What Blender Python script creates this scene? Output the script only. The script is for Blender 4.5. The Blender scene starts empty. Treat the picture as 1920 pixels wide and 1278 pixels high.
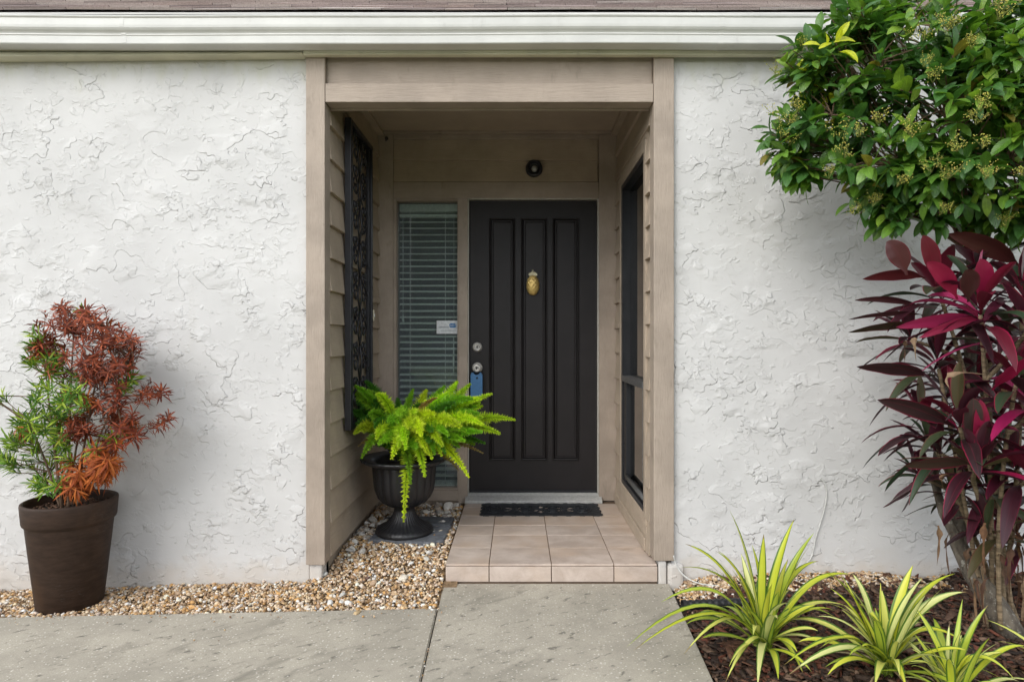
import bpy, bmesh, math, random
import numpy as np
from mathutils import Vector, Matrix, Euler

random.seed(7)
RNG = np.random.default_rng(11)
R = math.radians
scene = bpy.context.scene
col = scene.collection

# ------------------------------------------------------------------ camera, sky, sun, exposure
F = 1160.0            # focal length in pixels of the 1920 px wide photograph
EYE = 1.216           # camera height above the walk
cam_data = bpy.data.cameras.new('camera')
cam_data.sensor_width = 36.0
cam_data.lens = F / 1920.0 * 36.0
cam_data.shift_x = -10.0 / 1920.0
cam_data.clip_start = 0.05
cam_data.clip_end = 2000
cam = bpy.data.objects.new('camera', cam_data)
cam.location = (0, 0, EYE)
cam.rotation_euler = (R(90), 0, 0)
col.objects.link(cam)
scene.camera = cam

SUN_EL, SUN_AZ = 38.0, 36.0     # azimuth: degrees to the left of straight behind the camera
world = bpy.data.worlds.new('World')
scene.world = world
world.use_nodes = True
wn, wl = world.node_tree.nodes, world.node_tree.links
wn.clear()
sky = wn.new('ShaderNodeTexSky')
sky.sky_type = 'NISHITA'
sky.sun_disc = False
sky.sun_elevation = R(SUN_EL)
sky.sun_rotation = R(180 + SUN_AZ)
sky.air_density = 1.0
sky.dust_density = 0.7
sky.ozone_density = 1.0
hsv = wn.new('ShaderNodeHueSaturation')
hsv.inputs['Saturation'].default_value = 0.22      # thin overcast: a nearly white sky
bg = wn.new('ShaderNodeBackground')
bg.inputs['Strength'].default_value = 0.15
wo = wn.new('ShaderNodeOutputWorld')
wl.new(sky.outputs[0], hsv.inputs['Color'])
wl.new(hsv.outputs[0], bg.inputs['Color'])
wl.new(bg.outputs[0], wo.inputs['Surface'])

sd = bpy.data.lights.new('sun', 'SUN')
sd.energy = 0.5
sd.angle = R(32)
sd.color = (1.0, 0.955, 0.88)
sun = bpy.data.objects.new('sun', sd)
a, e = R(SUN_AZ), R(SUN_EL)
to_sun = Vector((-math.sin(a) * math.cos(e), -math.cos(a) * math.cos(e), math.sin(e)))
sun.rotation_euler = to_sun.to_track_quat('Z', 'Y').to_euler()
sun.location = to_sun * 20
col.objects.link(sun)

scene.render.engine = 'CYCLES'
scene.cycles.use_denoising = True
scene.cycles.max_bounces = 12
scene.cycles.diffuse_bounces = 8
scene.cycles.glossy_bounces = 4
scene.cycles.transparent_max_bounces = 12
scene.cycles.caustics_reflective = False
scene.cycles.caustics_refractive = False
vs = scene.view_settings
vs.view_transform = 'Standard'
vs.look = 'None'
vs.gamma = 1.0
vs.use_curve_mapping = False
vs.exposure = 1.47


def W(px, py, Z):
    """point at depth Z seen at photograph pixel (px, py)"""
    return Vector(((px - 970) / F * Z, Z, EYE + (638 - py) / F * Z))


# ------------------------------------------------------------------ helpers: objects
def props(o, label=None, cat=None, group=None, kind=None):
    if label: o['label'] = label
    if cat: o['category'] = cat
    if group: o['group'] = group
    if kind: o['kind'] = kind
    return o


def empty(name, loc=(0, 0, 0), label=None, cat=None, group=None, kind=None):
    o = bpy.data.objects.new(name, None)
    o.empty_display_size = 0.1
    o.location = loc
    col.objects.link(o)
    return props(o, label, cat, group, kind)


def put(name, me, mat=None, parent=None, label=None, cat=None, group=None, kind=None, mw=None):
    """link a mesh; vertices are in world space unless mw is given"""
    if mat is not None and not me.materials:
        me.materials.append(mat)
    o = bpy.data.objects.new(name, me)
    col.objects.link(o)
    if parent is not None:
        o.parent = parent
        o.matrix_parent_inverse = world_of(parent).inverted()
    if mw is not None:
        o.matrix_basis = mw
    return props(o, label, cat, group, kind)


def world_of(o):
    m = o.matrix_basis.copy()
    if o.parent is not None:
        m = world_of(o.parent) @ o.matrix_parent_inverse @ m
    return m


class MB:
    """collects geometry for one mesh"""
    def __init__(s):
        s.v, s.f, s.uv, s.c, s.smooth = [], [], [], [], []
        s.color = (1, 1, 1, 1)

    def add(s, vs_, fs_, uvs=None, smooth=False, color=None):
        b = len(s.v)
        s.v += [tuple(p) for p in vs_]
        c = color or s.color
        s.c += [c] * len(vs_)
        s.uv += list(uvs) if uvs is not None else [(0, 0)] * len(vs_)
        for f in fs_:
            s.f.append(tuple(i + b for i in f))
            s.smooth.append(smooth)

    def box(s, x0, x1, y0, y1, z0, z1, **k):
        s.add([(x0, y0, z0), (x1, y0, z0), (x1, y1, z0), (x0, y1, z0),
               (x0, y0, z1), (x1, y0, z1), (x1, y1, z1), (x0, y1, z1)],
              [(3, 2, 1, 0), (4, 5, 6, 7), (0, 1, 5, 4), (1, 2, 6, 5), (2, 3, 7, 6), (3, 0, 4, 7)], **k)

    def tube(s, pts, radii, n=6, cap=True, **k):
        pts = [Vector(p) for p in pts]
        if not hasattr(radii, '__len__'):
            radii = [radii] * len(pts)
        V, Fc = [], []
        ref = None
        for i, p in enumerate(pts):
            t = (pts[min(i + 1, len(pts) - 1)] - pts[max(i - 1, 0)])
            t = t.normalized() if t.length > 1e-9 else Vector((0, 0, 1))
            if ref is None:
                ref = Vector((0, 0, 1)) if abs(t.z) < 0.9 else Vector((1, 0, 0))
            u = ref - t * ref.dot(t)
            if u.length < 1e-6:
                u = t.orthogonal()
            u.normalize()
            w = t.cross(u)
            ref = u
            for j in range(n):
                a_ = 2 * math.pi * j / n
                V.append(p + (u * math.cos(a_) + w * math.sin(a_)) * radii[i])
        for i in range(len(pts) - 1):
            for j in range(n):
                a_, b_ = i * n + j, i * n + (j + 1) % n
                Fc.append((a_, b_, b_ + n, a_ + n))
        if cap:
            Fc.append(tuple(range(n))[::-1])
            Fc.append(tuple((len(pts) - 1) * n + j for j in range(n)))
        s.add(V, Fc, smooth=True, **k)

    def lathe(s, prof, n=48, centre=(0, 0, 0), rfun=None, **k):
        cx, cy, cz = centre
        V, Fc = [], []
        for i, (r, z) in enumerate(prof):
            for j in range(n):
                a_ = 2 * math.pi * j / n
                rr = r * (rfun(i, a_) if rfun else 1.0)
                V.append((cx + rr * math.cos(a_), cy + rr * math.sin(a_), cz + z))
        for i in range(len(prof) - 1):
            for j in range(n):
                a_, b_ = i * n + j, i * n + (j + 1) % n
                Fc.append((a_, b_, b_ + n, a_ + n))
        s.add(V, Fc, smooth=True, **k)

    def extrude_x(s, prof, x0, x1, n=1, closed=True, smooth=False, jitter=None, **k):
        """profile of (y, z) swept along x"""
        V, Fc = [], []
        m = len(prof)
        for i in range(n + 1):
            x = x0 + (x1 - x0) * i / n
            dy, dz = jitter(x) if jitter else (0, 0)
            V += [(x, y + dy, z + dz) for y, z in prof]
        for i in range(n):
            for j in range(m if closed else m - 1):
                a_, b_ = i * m + j, i * m + (j + 1) % m
                Fc.append((a_, a_ + m, b_ + m, b_))
        if closed:
            Fc.append(tuple(range(m)))
            Fc.append(tuple(n * m + j for j in range(m))[::-1])
        s.add(V, Fc, smooth=smooth, **k)

    def mesh(s, name, bevel=0, angle=None):
        me = bpy.data.meshes.new(name)
        me.from_pydata(s.v, [], s.f)
        if bevel:
            bm = bmesh.new()
            bm.from_mesh(me)
            bmesh.ops.recalc_face_normals(bm, faces=bm.faces)
            bmesh.ops.bevel(bm, geom=list(bm.edges), offset=bevel, segments=2, affect='EDGES', profile=0.6)
            bm.to_mesh(me)
            bm.free()
        else:
            if s.smooth:
                me.polygons.foreach_set('use_smooth', s.smooth)
            uvl = me.uv_layers.new(name='UVMap')
            li = np.empty(len(me.loops), dtype=np.int32)
            me.loops.foreach_get('vertex_index', li)
            uvl.data.foreach_set('uv', np.array(s.uv, dtype=np.float32)[li].ravel())
            ca = me.color_attributes.new('Col', 'FLOAT_COLOR', 'POINT')
            ca.data.foreach_set('color', np.array(s.c, dtype=np.float32).ravel())
        me.update()
        return me

    def build(s, name, mat=None, parent=None, bevel=0, **k):
        return put(name, s.mesh(name, bevel), mat, parent, **k)


def box(name, x0, x1, y0, y1, z0, z1, mat, parent=None, bevel=0.003, **k):
    m = MB()
    m.box(x0, x1, y0, y1, z0, z1)
    return m.build(name, mat, parent, bevel=bevel, **k)


def np_mesh(name, V, T, C=None, smooth=True):
    me = bpy.data.meshes.new(name)
    me.vertices.add(len(V))
    me.vertices.foreach_set('co', np.ascontiguousarray(V, dtype=np.float32).ravel())
    k = T.shape[1]
    me.loops.add(T.size)
    me.loops.foreach_set('vertex_index', np.ascontiguousarray(T, dtype=np.int32).ravel())
    me.polygons.add(len(T))
    me.polygons.foreach_set('loop_start', np.arange(0, T.size, k, dtype=np.int32))
    if smooth:
        me.polygons.foreach_set('use_smooth', np.ones(len(T), dtype=bool))
    me.update(calc_edges=True)
    if C is not None:
        ca = me.color_attributes.new('Col', 'FLOAT_COLOR', 'POINT')
        ca.data.foreach_set('color', np.ascontiguousarray(C, dtype=np.float32).ravel())
    me.validate()
    return me


# ------------------------------------------------------------------ helpers: materials
def nmat(name):
    m = bpy.data.materials.new(name)
    m.use_nodes = True
    nt = m.node_tree
    for n in list(nt.nodes):
        nt.nodes.remove(n)
    out = nt.nodes.new('ShaderNodeOutputMaterial')
    p = nt.nodes.new('ShaderNodeBsdfPrincipled')
    nt.links.new(p.outputs[0], out.inputs[0])
    return m, nt, p, out


class NT:
    def __init__(s, nt):
        s.nt = nt

    def n(s, t, **k):
        nd = s.nt.nodes.new(t)
        for a_, b_ in k.items():
            setattr(nd, a_, b_)
        return nd

    def l(s, a_, b_):
        s.nt.links.new(a_, b_)

    def set(s, sock, v):
        if hasattr(v, 'links'):
            s.l(v, sock)
        else:
            sock.default_value = v

    def pos(s, scale=(1, 1, 1), rot=(0, 0, 0), obj=False):
        m = s.n('ShaderNodeMapping')
        if obj:
            t = s.n('ShaderNodeTexCoord')
            s.l(t.outputs['Object'], m.inputs[0])
        else:
            g = s.n('ShaderNodeNewGeometry')
            s.l(g.outputs['Position'], m.inputs[0])
        m.inputs['Scale'].default_value = scale
        m.inputs['Rotation'].default_value = rot
        return m.outputs[0]

    def pos_tex(s, size, rot):
        m = s.n('ShaderNodeMapping', vector_type='TEXTURE')
        g_ = s.n('ShaderNodeNewGeometry')
        s.l(g_.outputs['Position'], m.inputs[0])
        m.inputs['Scale'].default_value = size
        m.inputs['Rotation'].default_value = rot
        return m.outputs[0]

    def noise(s, vec, scale, detail=3, rough=0.55, dist=0.0, lac=2.0):
        n_ = s.n('ShaderNodeTexNoise')
        s.l(vec, n_.inputs['Vector'])
        n_.inputs['Scale'].default_value = scale
        n_.inputs['Detail'].default_value = detail
        n_.inputs['Roughness'].default_value = rough
        n_.inputs['Distortion'].default_value = dist
        return n_.outputs['Fac']

    def ramp(s, fac, lo, hi, a_=0.0, b_=1.0, smooth=True):
        m = s.n('ShaderNodeMapRange')
        m.interpolation_type = 'SMOOTHSTEP' if smooth else 'LINEAR'
        s.set(m.inputs['Value'], fac)
        m.inputs['From Min'].default_value = lo
        m.inputs['From Max'].default_value = hi
        m.inputs['To Min'].default_value = a_
        m.inputs['To Max'].default_value = b_
        return m.outputs['Result']

    def math(s, op, a_, b_=0.0, c_=0.0):
        m = s.n('ShaderNodeMath', operation=op)
        s.set(m.inputs[0], a_)
        s.set(m.inputs[1], b_)
        s.set(m.inputs[2], c_)
        return m.outputs[0]

    def mix(s, fac, a_, b_, mode='MIX'):
        m = s.n('ShaderNodeMix', data_type='RGBA', blend_type=mode)
        s.set(m.inputs[0], fac)
        s.set(m.inputs[6], a_ if hasattr(a_, 'links') else (*a_, 1.0)[:4])
        s.set(m.inputs[7], b_ if hasattr(b_, 'links') else (*b_, 1.0)[:4])
        return m.outputs[2]

    def bump(s, height, dist, strength=1.0, normal=None):
        b = s.n('ShaderNodeBump')
        s.l(height, b.inputs['Height'])
        b.inputs['Distance'].default_value = dist
        b.inputs['Strength'].default_value = strength
        if normal is not None:
            s.l(normal, b.inputs['Normal'])
        return b.outputs[0]


def paint(name, c, rough=0.55, grain=None, var=0.12, bump=0.0006, fine=90, spec=0.4, dirt=0.0):
    """painted wood or metal: slight mottling and fine relief; grain = stretched axis scale"""
    m, nt, p, out = nmat(name)
    g = NT(nt)
    v = g.pos(grain or (1, 1, 1))
    n1 = g.noise(g.pos(), 5, 4, 0.6)
    dark = tuple(x * (1 - var) for x in c)
    light = tuple(min(1, x * (1 + var)) for x in c)
    cc = g.mix(g.ramp(n1, 0.3, 0.7), dark, light)
    n2 = g.noise(v, fine, 4, 0.6)
    cc = g.mix(g.ramp(n2, 0.35, 0.75, 0.0, 0.25), cc, tuple(x * 0.8 for x in c))
    if dirt:
        n3 = g.noise(g.pos((1, 1, 0.4)), 11, 6, 0.7)
        cc = g.mix(g.ramp(n3, 0.56, 0.78, 0.0, dirt), cc, (0.09, 0.075, 0.05))
    g.l(cc, p.inputs['Base Color'])
    p.inputs['Roughness'].default_value = rough
    p.inputs['Specular IOR Level'].default_value = spec
    if bump:
        g.l(g.bump(n2, bump * 6, 0.55), p.inputs['Normal'])
    return m


def plain(name, c, rough=0.5, metal=0.0, spec=0.5):
    m, nt, p, out = nmat(name)
    g = NT(nt)
    n1 = g.noise(g.pos(), 60, 4)
    g.l(g.mix(g.ramp(n1, 0.3, 0.7), tuple(x * 0.88 for x in c), tuple(min(1, x * 1.1) for x in c)), p.inputs['Base Color'])
    g.l(g.ramp(n1, 0.3, 0.7, rough * 0.85, min(1, rough * 1.15)), p.inputs['Roughness'])
    p.inputs['Metallic'].default_value = metal
    p.inputs['Specular IOR Level'].default_value = spec
    return m


def stucco():
    m, nt, p, out = nmat('stucco')
    g = NT(nt)
    base = g.pos((1.0, 1.0, 1.25))
    # warp the lookup a little so the trowel edges wander
    wn_ = g.n('ShaderNodeTexNoise')
    g.l(base, wn_.inputs['Vector'])
    wn_.inputs['Scale'].default_value = 26
    wn_.inputs['Detail'].default_value = 4
    off = g.n('ShaderNodeVectorMath', operation='MULTIPLY_ADD')
    g.l(wn_.outputs['Color'], off.inputs[0])
    off.inputs[1].default_value = (0.040, 0.040, 0.040)
    g.l(base, off.inputs[2])
    v = off.outputs[0]

    def layer(scale, seed, thr, edge, mlo, mhi):
        mp = g.n('ShaderNodeMapping')
        g.l(v, mp.inputs[0])
        mp.inputs['Location'].default_value = (seed, seed * 1.7, seed * 0.6)
        n_ = g.noise(mp.outputs[0], scale, 2.0, 0.45)
        st = g.ramp(n_, thr, thr + edge, 0, 1)
        mask = g.ramp(g.noise(mp.outputs[0], scale * 0.62, 1.5, 0.5), mlo, mhi)
        return g.math('MULTIPLY', st, mask)
    h = None
    for scale, seed, thr, edge, wgt in ((7.0, 3.1, 0.48, 0.014, 1.0), (10.0, 8.7, 0.56, 0.022, 0.8),
                                        (5.0, 51.3, 0.52, 0.010, 0.9), (19.0, 21.3, 0.50, 0.045, 0.42), (34.0, 33.9, 0.56, 0.07, 0.28)):
        ly = g.math('MULTIPLY', layer(scale, seed, thr, edge, 0.50, 0.70), wgt)
        h = ly if h is None else g.math('ADD', h, ly)
    und = g.noise(base, 4.5, 3, 0.5)
    h = g.math('MULTIPLY_ADD', und, 0.35, h)
    chips = g.ramp(g.noise(v, 62, 3, 0.6), 0.62, 0.72, 0, 1)
    cm = g.ramp(g.noise(base, 6.5, 2), 0.5, 0.62)
    h = g.math('MULTIPLY_ADD', g.math('MULTIPLY', chips, cm), -0.30, h)
    grain = g.noise(base, 380, 3, 0.6)
    h = g.math('MULTIPLY_ADD', grain, 0.05, h)
    g.l(g.bump(g.math('MULTIPLY', h, g.ramp(g.noise(base, 1.7, 2, 0.5), 0.34, 0.60, 0.62, 1.2)), 0.0068, 1.0), p.inputs['Normal'])
    # paint: soft off-white with slight grime near the ground (splash-back, a real stain)
    tone = g.noise(base, 2.2, 4, 0.6)
    c = g.mix(g.ramp(tone, 0.3, 0.7), (0.52, 0.514, 0.502), (0.58, 0.573, 0.560))
    sep = g.n('ShaderNodeSeparateXYZ')
    gp = g.n('ShaderNodeNewGeometry')
    g.l(gp.outputs['Position'], sep.inputs[0])
    sp = g.math('ADD', sep.outputs['Z'], g.math('MULTIPLY', g.math('SUBTRACT', g.noise(base, 9, 4, 0.6), 0.5), 0.35))
    c = g.mix(g.ramp(sp, 0.0, 0.16, 0.42, 0.0), c, (0.50, 0.43, 0.35))
    sp2 = g.math('ADD', sep.outputs['Z'], g.math('MULTIPLY', g.math('SUBTRACT', g.noise(g.pos((1, 1, 0.3)), 14, 4, 0.6), 0.5), 0.5))
    c = g.mix(g.ramp(sp2, 2.5, 2.72, 0.0, 0.45), c, (0.46, 0.46, 0.33))  # olive shade below the gutter painted into the wall colour
    rain = g.noise(g.pos((9, 9, 0.35)), 1.0, 4, 0.6)
    c = g.mix(g.math('MULTIPLY', g.ramp(rain, 0.55, 0.8, 0, 0.30), g.ramp(g.noise(base, 1.3, 2), 0.4, 0.65)), c, (0.44, 0.43, 0.38))
    hair = g.math('ABSOLUTE', g.math('SUBTRACT', g.noise(v, 3.1, 4, 0.6), 0.5))
    hm = g.ramp(g.noise(base, 1.9, 2), 0.52, 0.66)
    c = g.mix(g.math('MULTIPLY', g.ramp(hair, 0.0, 0.004, 0.55, 0), hm), c, (0.30, 0.29, 0.26))
    g.l(c, p.inputs['Base Color'])
    p.inputs['Roughness'].default_value = 0.8
    p.inputs['Specular IOR Level'].default_value = 0.25
    return m


def concrete():
    m, nt, p, out = nmat('concrete')
    g = NT(nt)
    v = g.pos()
    big = g.noise(v, 2.6, 5, 0.62)
    c = g.mix(g.ramp(big, 0.32, 0.68), (0.335, 0.303, 0.243), (0.465, 0.422, 0.340))
    fine = g.noise(v, 190, 4, 0.65)
    c = g.mix(g.ramp(fine, 0.3, 0.7, 0, 0.5), c, (0.25, 0.235, 0.205))
    # dark smudges, drawn out obliquely
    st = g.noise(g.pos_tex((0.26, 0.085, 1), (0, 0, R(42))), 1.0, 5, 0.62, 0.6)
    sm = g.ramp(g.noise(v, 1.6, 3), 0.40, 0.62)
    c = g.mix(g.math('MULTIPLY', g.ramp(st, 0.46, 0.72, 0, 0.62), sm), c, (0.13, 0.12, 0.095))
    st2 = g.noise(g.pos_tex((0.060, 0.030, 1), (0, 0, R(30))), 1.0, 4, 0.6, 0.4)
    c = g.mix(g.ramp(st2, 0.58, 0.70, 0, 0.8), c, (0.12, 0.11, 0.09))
    # pale aggregate flecks
    vo = g.n('ShaderNodeTexVoronoi')
    g.l(g.pos((1, 1.5, 1)), vo.inputs['Vector'])
    vo.inputs['Scale'].default_value = 66
    fl = g.ramp(g.math('ADD', vo.outputs['Distance'], g.math('MULTIPLY', fine, 0.3)), 0.30, 0.46, 1, 0)
    pick = g.n('ShaderNodeSeparateColor')
    g.l(vo.outputs['Color'], pick.inputs[0])
    fl = g.math('MULTIPLY', fl, g.ramp(pick.outputs[0], 0.35, 0.9))
    c = g.mix(g.math('MULTIPLY', fl, 0.85), c, (0.70, 0.66, 0.58))
    g.l(c, p.inputs['Base Color'])
    p.inputs['Roughness'].default_value = 0.85
    p.inputs['Specular IOR Level'].default_value = 0.3
    h = g.math('MULTIPLY_ADD', fine, 0.5, g.noise(v, 40, 4))
    g.l(g.bump(h, 0.003, 0.6), p.inputs['Normal'])
    return m


def tile_mat():
    m, nt, p, out = nmat('ceramic_tile')
    g = NT(nt)
    oi = g.n('ShaderNodeObjectInfo')
    gp = g.n('ShaderNodeNewGeometry')
    va = g.n('ShaderNodeVectorMath', operation='MULTIPLY_ADD')
    g.l(oi.outputs['Random'], va.inputs[0])
    va.inputs[1].default_value = (9, 5, 7)
    g.l(gp.outputs['Position'], va.inputs[2])
    mp = g.n('ShaderNodeMapping')
    g.l(va.outputs[0], mp.inputs[0])
    mp.inputs['Scale'].default_value = (7, 8.5, 8)
    n1 = g.noise(mp.outputs[0], 1.0, 7, 0.68, 0.4)
    c = g.mix(g.ramp(n1, 0.32, 0.68), (0.41, 0.325, 0.265), (0.57, 0.475, 0.405))
    n2 = g.noise(va.outputs[0], 3.5, 3)
    c = g.mix(g.ramp(n2, 0.42, 0.66, 0, 0.55), c, (0.48, 0.345, 0.24))
    n4 = g.noise(va.outputs[0], 60, 5, 0.7)
    c = g.mix(g.ramp(n4, 0.5, 0.75, 0, 0.45), c, (0.40, 0.31, 0.25))
    c = g.mix(g.ramp(oi.outputs['Random'], 0, 1, 0.0, 0.16), c, (0.34, 0.32, 0.31))
    g.l(c, p.inputs['Base Color'])
    g.l(g.ramp(n1, 0.3, 0.7, 0.36, 0.55), p.inputs['Roughness'])
    g.l(g.bump(n4, 0.001, 0.4), p.inputs['Normal'])
    return m


def glass_mat(tint=(0.88, 0.93, 0.90), film=0.0):
    m, nt, p, out = nmat('window_glass' if not film else 'painted_haze_window_glass')
    nt.nodes.remove(p)
    g = NT(nt)
    tr = g.n('ShaderNodeBsdfTransparent')
    tr.inputs[0].default_value = (*tint, 1)
    gl = g.n('ShaderNodeBsdfGlossy')
    gl.inputs['Roughness'].default_value = 0.02
    fr = g.n('ShaderNodeFresnel')
    fr.inputs['IOR'].default_value = 1.5
    # two surfaces of a pane reflect about twice as much as one
    fac = g.math('MULTIPLY', fr.outputs[0], 1.6)
    fac = g.math('MINIMUM', fac, 1.0)
    nb = g.noise(g.pos(), 3.5, 2)
    bmp = g.bump(nb, 0.002, 0.08)
    g.l(bmp, gl.inputs['Normal'])
    mx = g.n('ShaderNodeMixShader')
    g.l(fac, mx.inputs[0])
    g.l(tr.outputs[0], mx.inputs[1])
    g.l(gl.outputs[0], mx.inputs[2])
    last = mx
    if film:       # pale grey reflection painted as a diffuse veil, with screen grain
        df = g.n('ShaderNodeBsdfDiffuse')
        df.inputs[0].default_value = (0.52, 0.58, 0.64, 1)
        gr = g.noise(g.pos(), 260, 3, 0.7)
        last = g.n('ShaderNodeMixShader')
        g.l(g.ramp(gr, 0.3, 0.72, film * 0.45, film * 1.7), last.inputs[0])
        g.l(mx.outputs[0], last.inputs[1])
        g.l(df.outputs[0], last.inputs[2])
    g.l(last.outputs[0], out.inputs[0])
    return m


def leaf_mat(name, rough=0.35, trans=0.3, var=0.25, vein=0.0, spec=0.5, fscale=60):
    """colour comes from the mesh attribute 'Col'; light also passes through the blade"""
    m, nt, p, out = nmat(name)
    g = NT(nt)
    at = g.n('ShaderNodeAttribute', attribute_name='Col')
    n1 = g.noise(g.pos(), fscale, 3)
    c = g.mix(g.ramp(n1, 0.3, 0.7), at.outputs['Color'], (1, 1, 1), 'MULTIPLY')
    dk = g.mix(1.0, at.outputs['Color'], (1 - var, 1 - var, 1 - var), 'MULTIPLY')
    c = g.mix(g.ramp(n1, 0.3, 0.7), dk, at.outputs['Color'])
    if vein:
        uv = g.n('ShaderNodeUVMap')
        sx = g.n('ShaderNodeSeparateXYZ')
        g.l(uv.outputs[0], sx.inputs[0])
        mid = g.ramp(g.math('ABSOLUTE', g.math('SUBTRACT', sx.outputs[0], 0.5)), 0.0, 0.05, vein, 0)
        lite = g.mix(1.0, c, (1.7, 1.7, 1.5), 'MULTIPLY')
        c = g.mix(mid, c, lite)
        w_ = g.math('SINE', g.math('MULTIPLY', g.math('ADD', sx.outputs[1], g.math('MULTIPLY', g.math('ABSOLUTE', g.math('SUBTRACT', sx.outputs[0], 0.5)), -0.45)), 52))
        g.l(g.bump(w_, 0.0006, 0.5), p.inputs['Normal'])
    g.l(c, p.inputs['Base Color'])
    p.inputs['Roughness'].default_value = rough
    p.inputs['Specular IOR Level'].default_value = spec
    tl = g.n('ShaderNodeBsdfTranslucent')
    g.l(g.mix(1.0, c, (1.2, 1.3, 0.7), 'MULTIPLY'), tl.inputs[0])
    mx = g.n('ShaderNodeMixShader')
    mx.inputs[0].default_value = trans
    g.l(p.outputs[0], mx.inputs[1])
    g.l(tl.outputs[0], mx.inputs[2])
    g.l(mx.outputs[0], out.inputs[0])
    return m


def strap_mat():
    """variegated strap leaf: yellow middle, green margins and a few green pinstripes along the blade"""
    m, nt, p, out = nmat('variegated_leaf')
    g = NT(nt)
    uv = g.n('ShaderNodeUVMap')
    sx = g.n('ShaderNodeSeparateXYZ')
    g.l(uv.outputs[0], sx.inputs[0])
    at = g.n('ShaderNodeAttribute', attribute_name='Col')
    d = g.math('ABSOLUTE', g.math('SUBTRACT', sx.outputs[0], 0.5))
    mp = g.n('ShaderNodeMapping')
    g.l(uv.outputs[0], mp.inputs[0])
    mp.inputs['Scale'].default_value = (9, 0.8, 1)
    oi = g.n('ShaderNodeObjectInfo')
    va = g.n('ShaderNodeVectorMath', operation='MULTIPLY_ADD')
    g.l(oi.outputs['Random'], va.inputs[0])
    va.inputs[1].default_value = (31, 17, 0)
    g.l(mp.outputs[0], va.inputs[2])
    ns = g.noise(va.outputs[0], 1.0, 2)
    dd = g.math('ADD', d, g.math('MULTIPLY', g.math('SUBTRACT', ns, 0.5), 0.34))
    c = g.mix(g.ramp(dd, 0.30, 0.40), at.outputs['Color'], (0.085, 0.17, 0.022))
    c = g.mix(g.ramp(ns, 0.62, 0.72, 0, 0.7), c, (0.20, 0.33, 0.035))
    c = g.mix(g.ramp(sx.outputs[1], 0.0, 0.35, 0.6, 0), c, (0.16, 0.28, 0.03))
    tipb = g.math('ADD', sx.outputs[1], g.math('MULTIPLY', g.math('SUBTRACT', oi.outputs['Random'], 0.5), 0.10))
    c = g.mix(g.ramp(tipb, 0.955, 0.985, 0, 0.85), c, (0.20, 0.12, 0.05))
    g.l(c, p.inputs['Base Color'])
    p.inputs['Roughness'].default_value = 0.38
    tl = g.n('ShaderNodeBsdfTranslucent')
    g.l(c, tl.inputs[0])
    mx = g.n('ShaderNodeMixShader')
    mx.inputs[0].default_value = 0.28
    g.l(p.outputs[0], mx.inputs[1])
    g.l(tl.outputs[0], mx.inputs[2])
    g.l(mx.outputs[0], out.inputs[0])
    return m


def ti_mat():
    """cordyline blade: Col is the blade, the margin and midrib run pink"""
    m, nt, p, out = nmat('ti_leaf')
    g = NT(nt)
    uv = g.n('ShaderNodeUVMap')
    sx = g.n('ShaderNodeSeparateXYZ')
    g.l(uv.outputs[0], sx.inputs[0])
    at = g.n('ShaderNodeAttribute', attribute_name='Col')
    d = g.math('ABSOLUTE', g.math('SUBTRACT', sx.outputs[0], 0.5))
    mp = g.n('ShaderNodeMapping')
    g.l(uv.outputs[0], mp.inputs[0])
    mp.inputs['Scale'].default_value = (10, 1.2, 1)
    oi = g.n('ShaderNodeObjectInfo')
    va = g.n('ShaderNodeVectorMath', operation='MULTIPLY_ADD')
    g.l(oi.outputs['Random'], va.inputs[0])
    va.inputs[1].default_value = (31, 17, 0)
    g.l(mp.outputs[0], va.inputs[2])
    ns = g.noise(va.outputs[0], 1.0, 3)
    dd = g.math('ADD', d, g.math('MULTIPLY', g.math('SUBTRACT', ns, 0.5), 0.25))
    edge = g.math('MULTIPLY', g.ramp(dd, 0.40, 0.50), at.outputs['Alpha'])
    c = g.mix(edge, at.outputs['Color'], (0.26, 0.010, 0.045))
    c = g.mix(g.math('MULTIPLY', g.ramp(ns, 0.62, 0.78, 0, 0.35), at.outputs['Alpha']), c, (0.17, 0.010, 0.035))
    mid = g.ramp(d, 0.0, 0.03, 0.35, 0)
    c = g.mix(g.math('MULTIPLY', mid, at.outputs['Alpha']), c, (0.28, 0.03, 0.06))
    g.l(c, p.inputs['Base Color'])
    p.inputs['Roughness'].default_value = 0.36
    stripe = g.math('SINE', g.math('MULTIPLY', sx.outputs[0], 130))
    g.l(g.bump(stripe, 0.0004, 0.35), p.inputs['Normal'])
    tl = g.n('ShaderNodeBsdfTranslucent')
    g.l(c, tl.inputs[0])
    mx = g.n('ShaderNodeMixShader')
    mx.inputs[0].default_value = 0.2
    g.l(p.outputs[0], mx.inputs[1])
    g.l(tl.outputs[0], mx.inputs[2])
    g.l(mx.outputs[0], out.inputs[0])
    return m


def attr_mat(name, rough=0.7, var=0.3, nscale=120, bump=0.002, spec=0.4):
    m, nt, p, out = nmat(name)
    g = NT(nt)
    at = g.n('ShaderNodeAttribute', attribute_name='Col')
    n1 = g.noise(g.pos(), nscale, 4, 0.65)
    dk = g.mix(1.0, at.outputs['Color'], (1 - var, 1 - var, 1 - var), 'MULTIPLY')
    g.l(g.mix(g.ramp(n1, 0.3, 0.7), dk, at.outputs['Color']), p.inputs['Base Color'])
    p.inputs['Roughness'].default_value = rough
    p.inputs['Specular IOR Level'].default_value = spec
    g.l(g.bump(n1, bump, 0.5), p.inputs['Normal'])
    return m


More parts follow.
